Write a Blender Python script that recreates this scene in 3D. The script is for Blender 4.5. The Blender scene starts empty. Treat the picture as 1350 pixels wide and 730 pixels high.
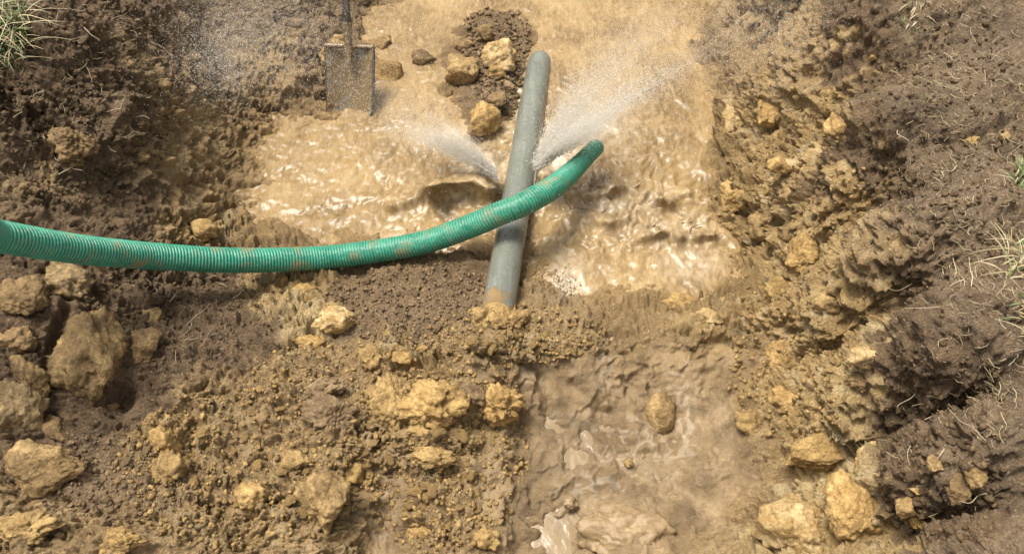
import bpy, bmesh, math, random
import numpy as np
from mathutils import Vector, Matrix
rng = np.random.default_rng(7); random.seed(7)
sc = bpy.context.scene
COL = sc.collection
# ------------------------------------------------------------------ camera
PITCH = math.radians(55.0); HF = math.radians(66.0)
CAM = np.array([0.0, -2.0*math.cos(PITCH), 2.0*math.sin(PITCH)])
cd = bpy.data.cameras.new('camera'); cam = bpy.data.objects.new('camera', cd); COL.objects.link(cam)
cam.location = CAM; cam.rotation_euler = (math.pi/2-PITCH, 0, 0)
cd.sensor_fit = 'HORIZONTAL'; cd.angle = HF; cd.clip_start = 0.02; cd.clip_end = 200
sc.camera = cam
# ------------------------------------------------------------------ sky, sun, exposure
SUN_EL, SUN_AZ = math.radians(70), math.radians(-60)   # azimuth from +Y towards +X
w = bpy.data.worlds.new('World'); sc.world = w; w.use_nodes = True
wn = w.node_tree; bg = wn.nodes['Background']
sky = wn.nodes.new('ShaderNodeTexSky'); sky.sky_type = 'NISHITA'; sky.sun_disc = False
sky.sun_elevation = SUN_EL; sky.sun_rotation = SUN_AZ; sky.dust_density = 4.0; sky.air_density = 1.0; sky.ozone_density = 0.6
hz = wn.nodes.new('ShaderNodeHueSaturation'); hz.inputs['Saturation'].default_value = .15
wn.links.new(sky.outputs[0], hz.inputs['Color']); wn.links.new(hz.outputs[0], bg.inputs[0]); bg.inputs[1].default_value = 0.11
sl = bpy.data.lights.new('sun', 'SUN'); sl.energy = 3.0; sl.angle = math.radians(22); sl.color = (1.0, 0.94, 0.84)
so = bpy.data.objects.new('sun', sl); COL.objects.link(so)
sd = Vector((math.sin(SUN_AZ)*math.cos(SUN_EL), math.cos(SUN_AZ)*math.cos(SUN_EL), math.sin(SUN_EL)))
so.rotation_euler = sd.to_track_quat('Z', 'Y').to_euler(); so.location = (0, 0, 6)
sc.view_settings.view_transform = 'Standard'; sc.view_settings.look = 'None'
sc.view_settings.exposure = 0.92; sc.view_settings.gamma = 1.0
sc.cycles.max_bounces = 14; sc.cycles.diffuse_bounces = 8; sc.cycles.transmission_bounces = 10

# ------------------------------------------------------------------ layout helpers
K = math.tan(HF/2)/675.0
FW = np.array([0, math.cos(PITCH), -math.sin(PITCH)]); UP = np.array([0, math.sin(PITCH), math.cos(PITCH)])
def ray(px, py):
    return FW + np.array([1., 0, 0])*(px-675)*K + UP*(365-py)*K
def at_z(px, py, z):
    d = ray(px, py); return CAM + d*((z-CAM[2])/d[2])
def at_depth(px, py, dep): return CAM + ray(px, py)*dep
def sm(a, b, x):
    t = np.clip((x-a)/(b-a), 0, 1); return t*t*(3-2*t)

# ------------------------------------------------------------------ numpy noise
def _h(ix, iy, iz, s):
    n = (ix.astype(np.uint32)*np.uint32(374761393) + iy.astype(np.uint32)*np.uint32(668265263)
         + iz.astype(np.uint32)*np.uint32(2147483647) + np.uint32((s*974634541) & 0xffffffff))
    n = (n ^ (n >> np.uint32(13)))*np.uint32(1274126177); n ^= n >> np.uint32(16)
    n = n*np.uint32(2246822519); return n ^ (n >> np.uint32(15))
GR = rng.normal(size=(256, 3)).astype(np.float32); GR /= np.linalg.norm(GR, axis=1)[:, None]
def perlin(x, y, z, s=0):
    x = np.asarray(x, np.float32); y = np.asarray(y, np.float32); z = np.asarray(z, np.float32)
    x, y, z = np.broadcast_arrays(x, y, z)
    fx, fy, fz = np.floor(x), np.floor(y), np.floor(z)
    ix, iy, iz = fx.astype(np.int32), fy.astype(np.int32), fz.astype(np.int32)
    rx, ry, rz = x-fx, y-fy, z-fz
    u = rx*rx*rx*(rx*(rx*6-15)+10); v = ry*ry*ry*(ry*(ry*6-15)+10); t = rz*rz*rz*(rz*(rz*6-15)+10)
    out = np.zeros(x.shape, np.float32)
    for a in (0, 1):
        for b in (0, 1):
            for c in (0, 1):
                g = GR[_h(ix+a, iy+b, iz+c, s) & np.uint32(255)]
                dt = g[..., 0]*(rx-a)+g[..., 1]*(ry-b)+g[..., 2]*(rz-c)
                out += dt*(u if a else 1-u)*(v if b else 1-v)*(t if c else 1-t)
    return out*1.5
def fbm(x, y, z, f, oct=3, s=0, gain=.5):
    o = 0; a = 1.0
    for i in range(oct):
        o = o + a*perlin(x*f, y*f, z*f, s+i*7); f *= 2.03; a *= gain
    return o
def lumps(x, y, cell, s, dens=.8):
    """height (0..1) and random id of rounded, unevenly sized and turned crumbs scattered on a plane"""
    X = np.asarray(x/cell, np.float32); Y = np.asarray(y/cell, np.float32)
    fx, fy = np.floor(X), np.floor(Y); best = np.zeros(X.shape, np.float32); rid = np.full(X.shape, .5, np.float32)
    for a in (-1, 0, 1):
        for b in (-1, 0, 1):
            ix = (fx+a).astype(np.int32); iy = (fy+b).astype(np.int32)
            h = _h(ix, iy, ix*0, s); h2 = _h(iy, ix, ix*0+3, s+11)
            r1 = (h & np.uint32(1023)).astype(np.float32)/1023; r2 = ((h >> np.uint32(10)) & np.uint32(1023)).astype(np.float32)/1023
            r3 = ((h >> np.uint32(20)) & np.uint32(1023)).astype(np.float32)/1023
            r4 = (h2 & np.uint32(1023)).astype(np.float32)/1023; r5 = ((h2 >> np.uint32(10)) & np.uint32(1023)).astype(np.float32)/1023
            dx = X-fx-a-r1; dy = Y-fy-b-r2; an = r3*6.283; ca, sa = np.cos(an), np.sin(an)
            p = dx*ca+dy*sa; q = (dy*ca-dx*sa)*(1.15+.9*r5); R = .28+.5*r4
            d2 = (p*p+q*q)/(R*R)
            hh = np.sqrt(np.clip(1-d2, 0, 1))*R*1.35*(r5 < dens)
            m = hh > best; best = np.where(m, hh, best); rid = np.where(m, r3, rid)
    return best, rid

def facets(x, y, cell, s):
    """broken blocks: every cell a tilted flat face; returns height, closeness to a joint, random id"""
    X = np.asarray(x/cell, np.float32); Y = np.asarray(y/cell, np.float32); fx, fy = np.floor(X), np.floor(Y)
    F1 = np.full(X.shape, 9, np.float32); F2 = F1.copy(); hh = np.zeros(X.shape, np.float32); rid = hh.copy()
    for a in (-1, 0, 1):
        for b in (-1, 0, 1):
            ix = (fx+a).astype(np.int32); iy = (fy+b).astype(np.int32); h = _h(ix, iy, ix*0, s); h2 = _h(iy, ix, ix*0+5, s+3)
            r1, r2, r3 = [((h >> np.uint32(q)) & np.uint32(1023)).astype(np.float32)/1023 for q in (0, 10, 20)]
            r4, r5 = [((h2 >> np.uint32(q)) & np.uint32(1023)).astype(np.float32)/1023 for q in (0, 10)]
            dx = X-fx-a-r1; dy = Y-fy-b-r2; d = np.sqrt(dx*dx+dy*dy); m = d < F1
            F2 = np.where(m, F1, np.minimum(F2, d)); F1 = np.where(m, d, F1)
            hh = np.where(m, r3-.5+(r4-.5)*1.1*dx+(r5-.5)*1.1*dy, hh); rid = np.where(m, r3, rid)
    return hh, np.clip(1-(F2-F1)/.22, 0, 1)**2, rid

# ------------------------------------------------------------------ base relief of the pit: heights given at places, smoothly joined
CP = [(490,30,-.02),(530,30,-.03),(560,60,-.03),(570,110,-.03),(618,90,.005),(605,30,-.025),(650,40,.05),(650,120,.045),(640,180,-.02),(700,20,-.02),(760,60,-.05),(850,60,-.04),(920,40,-.01),
(780,150,-.05),(880,150,-.04),(800,250,-.04),(900,250,-.03),(850,330,-.04),(930,340,-.02),(780,350,-.03),(800,405,-.005),(890,400,.005),(790,445,.032),(850,440,.028),(920,436,.035),
(560,150,-.04),(600,220,-.05),(520,220,-.04),(450,200,-.03),(480,290,-.025),(380,240,-.022),(350,180,-.012),(400,300,-.018),(340,240,-.01),(560,290,-.03),(650,250,-.06),(620,320,-.01),
(540,370,.03),(480,400,.035),(600,410,.06),(652,446,.125),(640,442,.115),(668,444,.105),(630,420,.08),(652,418,.085),(612,432,.085),(700,412,.065),(655,465,.12),(700,445,.08),(712,85,-.04),(700,115,-.03),(725,130,-.05),(688,170,-.035),(692,130,-.03),(680,200,-.03),(745,385,-.005),(755,450,.05),(690,330,-.01),
(700,500,.01),(720,560,-.02),(780,560,-.03),(790,490,.02),(860,500,-.01),(900,560,-.02),(850,620,-.03),(730,650,-.03),(725,705,-.05),(830,700,.03),(900,690,.01),(940,470,.01),(950,600,.01),
(640,540,.04),(560,500,.08),(480,480,.08),(540,560,.08),(600,620,.05),(500,640,.01),(512,690,-.02),(580,700,.05),(640,680,.03),(430,640,.08),(420,560,.1),(360,600,.09),(300,560,.1),(300,680,.1),
(220,600,.15),(200,700,.15),(100,690,.18),(30,700,.2),(360,480,.1),(400,420,.07),(380,380,.05),(300,440,.1),(260,400,.1),(240,500,.14),(150,560,.17),(90,560,.19),(20,640,.22),(20,560,.24),
(110,460,.22),(30,450,.27),(90,370,.26),(20,360,.3),(200,400,.17),(180,460,.17),
(310,310,.02),(270,270,.07),(250,200,.12),(300,220,.03),(225,130,.2),(205,60,.28),(215,5,.32),(150,250,.24),(150,170,.34),(130,100,.42),(120,40,.48),(60,150,.42),(60,230,.33),(0,240,.36),(0,313,.32),
(60,80,.48),(20,60,.52),(0,130,.47),(40,10,.54),(240,320,.08),(170,320,.2),
(260,30,.2),(330,60,.13),(400,20,.11),(330,120,.06),(430,80,.05),(280,110,.13),(440,140,0),
(1000,0,.02),(1050,0,.2),(1095,0,.38),(1125,0,.5),(1230,0,.54),(1345,0,.55),
(955,150,0),(1030,150,.17),(1100,150,.30),(1135,150,.38),(1156,150,.51),(1250,150,.53),(1345,150,.55),
(965,300,0),(1040,300,.12),(1120,300,.27),(1184,300,.48),(1260,300,.52),(1345,300,.55),
(985,430,.03),(1060,430,.14),(1140,430,.25),(1215,430,.44),(1260,430,.53),(1345,430,.55),
(990,560,.03),(1070,560,.14),(1150,560,.21),(1230,560,.31),(1275,560,.47),(1300,560,.53),(1345,560,.55),
(985,700,.04),(1060,700,.13),(1150,700,.2),(1240,700,.3),(1300,700,.45),(1345,700,.52)]
P3 = [at_z(*c) for c in CP]
for yy in (-1.2, -.5, .2, .9, 1.6):
    P3 += [np.array(p) for p in ((1.25, yy, .53), (1.9, yy, .5), (-1.75, yy, .52), (-2.3, yy, .5))]
P3 += [np.array(p) for p in ((-.4,1.7,-.02),(0,1.7,-.03),(.4,1.7,-.02),(-.75,1.55,.4),(-1.0,1.5,.5),(-.9,1.1,.5),(-1.1,.8,.53),(.62,1.35,.05),(.78,1.35,.32),(.9,1.35,.5),(.85,.9,.5),
 (0,-1.05,.04),(-.6,-1.05,.14),(.45,-1.05,.1),(.75,-1.05,.5),(-1.1,-1.05,.28),(0,-1.75,.5),(.8,-1.75,.5),(-.8,-1.75,.5),(-1.35,-.3,.4),(-1.35,-.7,.35),(-1.35,.1,.48),(-1.4,.5,.53))]
P3 = np.array(P3); CC = .045
def kern(r2): return np.sqrt(r2+CC*CC)
D2 = ((P3[:, None, :2]-P3[None, :, :2])**2).sum(-1)
n = len(P3); A = np.zeros((n+1, n+1)); A[:n, :n] = kern(D2)-np.eye(n)*.004; A[:n, n] = 1; A[n, :n] = 1
WT = np.linalg.solve(A, np.append(P3[:, 2], 0))
GX = np.linspace(-2.6, 2.2, 481); GY = np.linspace(-2.0, 2.0, 401)
gx, gy = np.meshgrid(GX, GY)
BZ = np.full(gx.shape, WT[n])
for i in range(n): BZ += WT[i]*kern((gx-P3[i, 0])**2+(gy-P3[i, 1])**2)
far = sm(1.5, 2.1, np.abs(gx+.15)); far = np.maximum(far, sm(1.6, 1.95, -gy))
BZ = BZ*(1-far)+.5*far
def bil(F, x, y):
    x = np.asarray(x, float); y = np.asarray(y, float)
    u = np.clip((x-GX[0])/(GX[1]-GX[0]), 0, len(GX)-1.001); v = np.clip((y-GY[0])/(GY[1]-GY[0]), 0, len(GY)-1.001)
    i = u.astype(int); j = v.astype(int); a = u-i; b = v-j
    return (F[j, i]*(1-a)+F[j, i+1]*a)*(1-b)+(F[j+1, i]*(1-a)+F[j+1, i+1]*a)*b
def base(x, y): return bil(BZ, x, y)
def hit(px, py):
    """first point of the base relief seen in a direction"""
    d = ray(px, py); t = np.linspace(.6, 3.6, 1500); p = CAM+d*t[:, None]
    s = p[:, 2]-base(p[:, 0], p[:, 1]); k = np.argmax(s < 0); k = max(k, 1)
    f = s[k-1]/(s[k-1]-s[k]); return CAM+d*(t[k-1]+f*(t[k]-t[k-1])), t[k]
def bnorm(x, y, e=.02):
    v = Vector((-(base(x+e, y)-base(x-e, y))/(2*e), -(base(x, y+e)-base(x, y-e))/(2*e), 1)); return v.normalized()

# ------------------------------------------------------------------ what the ground is made of, place by place
SOIL = {
'T': [(60,100),(150,60),(165,150),(100,200),(145,230),(60,280),(185,285),(30,380),(170,380),(280,410),(280,370),(250,450),(330,440),(180,20),(120,420),(40,480),(180,530),(110,570),(200,500),(130,130),(20,200),
      (1180,620),(1205,560),(1160,580),(1230,700),(1230,500),(1250,600),(1205,420),(1110,20),(1165,100),(1150,200),(1175,280),(1200,360),(1270,660),(1260,440),(1135,60),(1130,130)],
'O': [(1000,280),(1040,180),(1070,220),(1080,300),(1120,230),(1090,120),(1060,470),(1000,420),(1130,300),(300,285),(268,303),(400,370),(370,380),(540,525),(520,460),(215,580),(900,410),(950,430),(1000,500),(1040,430),(1050,560),(1100,500),(1150,400),(1120,350),(1050,350),(1000,330),(1100,250),(1110,170),(1010,160),(940,250),(960,170),(1010,380),(970,300),(1180,690),(1110,690),(1120,450),(1000,230),(1080,400),(660,540)],
'P': [(430,420),(390,395),(1150,470),(1060,650),(1040,700),(1110,610),(1130,650),(1060,590)],
'G': [(450,380),(520,400),(600,380),(570,350),(560,430),(490,430),(620,420),(660,30),(640,60),(690,150),(650,130),(630,20),(300,100),(250,60),(400,60),(430,545),(150,640),(410,240),(230,100),(330,30)],
'C': [(225,250),(235,180),(215,110),(240,290),(420,500),(370,510),(470,530),(350,540),(260,160),(280,230),(330,150),(350,310),(275,120),(330,230),(400,320),(380,190),(740,440),(800,440),(860,430),(920,450),(1000,60),(960,30),(330,110),(370,60),(240,215),(310,210),(350,260),(480,480),(370,560),(300,600),(100,690),(30,715),(280,700),(360,680),(450,640),(560,610),(590,680),(600,600),(300,520),(660,450),(700,440),(760,450),(460,560),(400,620),(1020,600),(1160,330),(1060,270),(980,110),(1050,100),(1080,60),(480,200),(560,200),(800,100),(850,250),(550,280),(800,350),(50,250),(700,350),(950,710),(520,560),(440,700),(1000,660)],
'M': [(690,500),(720,560),(700,620),(720,690),(780,540),(860,500),(820,580),(880,580),(850,640),(900,485),(930,560),(960,470),(900,690),(820,690),(780,620),(500,640),(512,690),(670,600),(930,510),(655,495),(660,570),(670,650),(690,700),(985,470),(970,560),(955,620),(760,490),(640,600),(930,690),(740,640)],
'D': [(1230,50),(1300,100),(1250,150),(1300,200),(1250,260),(1320,300),(1280,340),(1330,420),(1310,500),(1340,560),(1320,640),(1345,720),(1200,40),(1340,30)]}
KEYS = 'TOPGCMD'; SP = []; SK = []
for k in KEYS:
    for q in SOIL[k]: SP.append(hit(*q)[0]); SK.append(KEYS.index(k))
for q in ((1.4,-.8),(1.4,0),(1.4,.8),(1.2,1.3),(-1.5,.6),(-1.5,-.2),(-1.5,-.9),(0,-1.7)): SP.append(np.array([q[0], q[1], .5])); SK.append(6)
SP = np.array(SP); SK = np.array(SK)
def soil_fields(gz):
    Wk = np.zeros((7,)+gx.shape)
    for p, k in zip(SP, SK):
        d2 = (gx-p[0])**2+(gy-p[1])**2+(gz-p[2])**2
        Wk[k] += 1/(d2+.0012)**2.1
    return Wk/Wk.sum(0)
SF = soil_fields(BZ)

# ------------------------------------------------------------------ materials
def mat(name):
    m = bpy.data.materials.new(name); m.use_nodes = True; nt = m.node_tree
    return m, nt, nt.nodes['Principled BSDF']
def nd(nt, t, **kw):
    o = nt.nodes.new(t)
    for k, v in kw.items():
        if k in o.inputs: o.inputs[k].default_value = v
        else: setattr(o, k, v)
    return o
def math_n(nt, op, a, b=None):
    o = nt.nodes.new('ShaderNodeMath'); o.operation = op
    for i, v in enumerate((a, b)):
        if v is None: continue
        if isinstance(v, (int, float)): o.inputs[i].default_value = v
        else: nt.links.new(v, o.inputs[i])
    return o.outputs[0]
def mixc(nt, f, a, b, bt='MIX'):
    o = nt.nodes.new('ShaderNodeMix'); o.data_type = 'RGBA'; o.blend_type = bt
    for i, v in ((0, f), (6, a), (7, b)):
        if isinstance(v, (int, float)): o.inputs[i].default_value = v
        elif isinstance(v, tuple): o.inputs[i].default_value = (*v, 1)
        else: nt.links.new(v, o.inputs[i])
    return o.outputs[2]
def noise(nt, co, scale, detail=4, rough=.55, lo=.3, hi=.7):
    t = nd(nt, 'ShaderNodeTexNoise', Scale=scale, Detail=detail, Roughness=rough); nt.links.new(co, t.inputs['Vector'])
    r = nd(nt, 'ShaderNodeMapRange'); r.inputs[1].default_value = lo; r.inputs[2].default_value = hi; r.clamp = True
    nt.links.new(t.outputs[0], r.inputs[0]); return r.outputs[0]
def bump(nt, b, h, dist, strength=1.0, prev=None):
    o = nt.nodes.new('ShaderNodeBump'); o.inputs['Strength'].default_value = strength; o.inputs['Distance'].default_value = dist
    nt.links.new(h, o.inputs['Height'])
    if prev: nt.links.new(prev, o.inputs['Normal'])
    nt.links.new(o.outputs[0], b.inputs['Normal']); return o.outputs[0]
def attr(nt, n):
    o = nt.nodes.new('ShaderNodeAttribute'); o.attribute_name = n; return o

def soil_material():
    m, nt, b = mat('pit_soil')
    co = nt.nodes.new('ShaderNodeTexCoord').outputs['Object']
    n1 = noise(nt, co, 9, 5, .6); n2 = noise(nt, co, 42, 5, .7, .36, .64); n3 = noise(nt, co, 230, 4, .75, .38, .62)
    t = math_n(nt, 'ADD', math_n(nt, 'MULTIPLY', n1, .26), math_n(nt, 'ADD', math_n(nt, 'MULTIPLY', n2, .30), math_n(nt, 'MULTIPLY', n3, .44)))
    pal = {'T': ((.052,.031,.015), (.34,.222,.118)), 'O': ((.235,.137,.044), (.78,.545,.245)), 'P': ((.40,.255,.09), (.84,.64,.33)),
           'G': ((.105,.064,.033), (.46,.315,.175)), 'C': ((.165,.100,.040), (.66,.455,.222)), 'M': ((.18,.119,.057), (.32,.227,.125)), 'D': ((.08,.051,.029), (.43,.305,.18))}
    col = None
    for k in KEYS:
        c = mixc(nt, t, *pal[k])
        if col is None: col = c
        else: col = mixc(nt, attr(nt, 'soil_'+k).outputs['Fac'], col, c)
    # cream weathering on broken faces, rusty seams
    cr = math_n(nt, 'MULTIPLY', noise(nt, co, 17, 6, .72, .52, .62), math_n(nt, 'MULTIPLY', math_n(nt, 'SUBTRACT', 1, attr(nt, 'wet').outputs['Fac']), .7))
    cr = math_n(nt, 'MULTIPLY', cr, attr(nt, 'rocky').outputs['Fac']); col = mixc(nt, cr, col, (.72,.57,.33))
    ru = math_n(nt, 'MULTIPLY', noise(nt, co, 11, 5, .7, .56, .68), math_n(nt, 'MULTIPLY', attr(nt, 'rocky').outputs['Fac'], .5)); col = mixc(nt, ru, col, (.21,.105,.028))
    dk = math_n(nt, 'MULTIPLY', attr(nt, 'shore').outputs['Fac'], .55); col = mixc(nt, dk, col, (.25,.16,.065))
    col = mixc(nt, math_n(nt, 'MULTIPLY', attr(nt, 'scum').outputs['Fac'], .5), col, (.60,.51,.39))  # foam scum plus the mud's white sheen, both painted as pale colour
    # every crumb has its own tone
    rid = attr(nt, 'crumb').outputs['Fac']
    v = nd(nt, 'ShaderNodeMapRange'); v.inputs[3].default_value = .72; v.inputs[4].default_value = 1.28; nt.links.new(rid, v.inputs[0])
    hs = nd(nt, 'ShaderNodeHueSaturation'); nt.links.new(v.outputs[0], hs.inputs['Value']); nt.links.new(col, hs.inputs['Color'])
    # pale grit
    vo = nd(nt, 'ShaderNodeTexVoronoi', Scale=120); nt.links.new(co, vo.inputs['Vector'])
    sp = nt.nodes.new('ShaderNodeSeparateColor'); nt.links.new(vo.outputs['Color'], sp.inputs[0])
    gr = math_n(nt, 'MULTIPLY', math_n(nt, 'LESS_THAN', vo.outputs['Distance'], .24), math_n(nt, 'GREATER_THAN', sp.outputs[0], .74))
    gr = math_n(nt, 'MULTIPLY', gr, math_n(nt, 'SUBTRACT', 1, attr(nt, 'wet').outputs['Fac']))
    col = mixc(nt, math_n(nt, 'MULTIPLY', gr, .75), hs.outputs[0], (.45,.36,.24))
    nt.links.new(col, b.inputs['Base Color'])
    wet = attr(nt, 'wet').outputs['Fac']
    r = nd(nt, 'ShaderNodeMapRange'); r.inputs[3].default_value = .68; r.inputs[4].default_value = .22; nt.links.new(wet, r.inputs[0])
    rr = math_n(nt, 'ADD', r.outputs[0], math_n(nt, 'MULTIPLY', math_n(nt, 'SUBTRACT', n2, .5), .2)); nt.links.new(rr, b.inputs['Roughness'])
    b.inputs['Specular IOR Level'].default_value = .45
    dry = math_n(nt, 'SUBTRACT', 1.05, wet)
    h = math_n(nt, 'MULTIPLY', math_n(nt, 'ADD', noise(nt, co, 260, 4, .65, 0, 1), math_n(nt, 'MULTIPLY', n3, .5)), dry)
    bump(nt, b, h, .010, .9)
    return m
M_SOIL = soil_material()

def rock_material(name, lo, hi, stain, rough=.75, dirt=.7, bmp=.9, tone=False):
    m, nt, b = mat(name)
    tc = nt.nodes.new('ShaderNodeTexCoord'); oi = nt.nodes.new('ShaderNodeObjectInfo')
    va = nt.nodes.new('ShaderNodeVectorMath'); va.operation = 'ADD'; nt.links.new(tc.outputs['Object'], va.inputs[0])
    nt.links.new(oi.outputs['Location'], va.inputs[1])
    mp = nt.nodes.new('ShaderNodeMapping'); nt.links.new(va.outputs[0], mp.inputs[0]); co = mp.outputs[0]
    n1 = noise(nt, co, 26, 6, .75, .38, .62); n2 = noise(nt, co, 150, 4, .75, .36, .64); n3 = noise(nt, co, 18, 6, .75, .45, .57)
    c = mixc(nt, math_n(nt, 'ADD', math_n(nt, 'MULTIPLY', n1, .55), math_n(nt, 'MULTIPLY', n2, .45)), lo, hi)
    c = mixc(nt, math_n(nt, 'MULTIPLY', n3, dirt), c, mixc(nt, n2, stain, tuple(min(1, q*2.4) for q in stain)))
    hs = nd(nt, 'ShaderNodeHueSaturation'); nt.links.new(c, hs.inputs['Color'])
    rv = attr(nt, 'tone').outputs['Fac'] if tone else oi.outputs['Random']
    nt.links.new(math_n(nt, 'ADD', math_n(nt, 'MULTIPLY', rv, .5 if tone else .3), .62 if tone else .85), hs.inputs['Value'])
    nt.links.new(hs.outputs[0], b.inputs['Base Color']); b.inputs['Roughness'].default_value = rough; b.inputs['Specular IOR Level'].default_value = .4
    h = math_n(nt, 'ADD', noise(nt, co, 230, 5, .7, 0, 1), n1)
    bump(nt, b, h, .006, bmp*.8); return m
RP = {'tan': ('tan_limestone', (.17,.104,.036), (.54,.37,.16), (.13,.08,.03), .65, .8),
      'ochre': ('ochre_limestone', (.22,.128,.036), (.62,.415,.165), (.15,.09,.03), .65, .8),
      'pale': ('pale_limestone', (.27,.172,.062), (.70,.52,.27), (.19,.115,.036), .65, .75),
      'brown': ('earthy_brown_stone', (.095,.058,.022), (.37,.24,.105), (.075,.046,.018), .65, .8),
      'earth': ('earth_stained_limestone', (.12,.073,.026), (.52,.35,.15), (.09,.055,.02), .55, .8),
      'wetgrey': ('wet_brown_stone', (.12,.076,.03), (.50,.355,.175), (.09,.056,.022), .22, .75),
      'clay': ('clay_clod', (.19,.117,.038), (.56,.375,.15), (.15,.092,.034), .6),
      'mud': ('wet_mud_lump', (.165,.110,.053), (.285,.202,.11), (.165,.11,.053), .36, .2, .35),
      'dark': ('dark_soil_clod', (.055,.033,.015), (.25,.165,.082), (.05,.031,.014), .85, .5),
      'gravel': ('brown_crumb', (.105,.065,.030), (.38,.26,.135), (.085,.053,.025), .7, .5)}
M_ROCK = {k: rock_material(*v) for k, v in RP.items()}
M_CRUMB = {k: rock_material(RP[k][0]+'_bits', *RP[k][1:], tone=True) for k in ('dark', 'clay', 'gravel')}

# ------------------------------------------------------------------ object helpers
def tag(o, label=None, cat=None, group=None, kind=None):
    if label: o['label'] = label
    if cat: o['category'] = cat
    if group: o['group'] = group
    if kind: o['kind'] = kind
    return o
def mesh_np(name, V, F, material, parent=None, smooth=True, attrs=None):
    me = bpy.data.meshes.new(name); V = np.asarray(V, np.float32); F = np.asarray(F, np.int32); k = F.shape[1]
    me.vertices.add(len(V)); me.vertices.foreach_set('co', V.ravel())
    me.loops.add(F.size); me.loops.foreach_set('vertex_index', F.ravel())
    me.polygons.add(len(F)); me.polygons.foreach_set('loop_start', np.arange(len(F), dtype=np.int32)*k)
    try: me.polygons.foreach_set('loop_total', np.full(len(F), k, np.int32))
    except Exception: pass
    me.update(calc_edges=True); me.validate()
    if smooth: me.polygons.foreach_set('use_smooth', np.ones(len(F), bool))
    for an, av in (attrs or {}).items():
        a = me.attributes.new(an, 'FLOAT', 'POINT'); a.data.foreach_set('value', np.asarray(av, np.float32).ravel())
    if material: me.materials.append(material)
    o = bpy.data.objects.new(name, me); COL.objects.link(o)
    if parent: o.parent = parent
    return o
def grid_faces(r, c):
    i = np.arange(r*c, dtype=np.int32).reshape(r, c)
    return np.stack([i[:-1, :-1], i[:-1, 1:], i[1:, 1:], i[1:, :-1]], -1).reshape(-1, 4)

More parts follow.
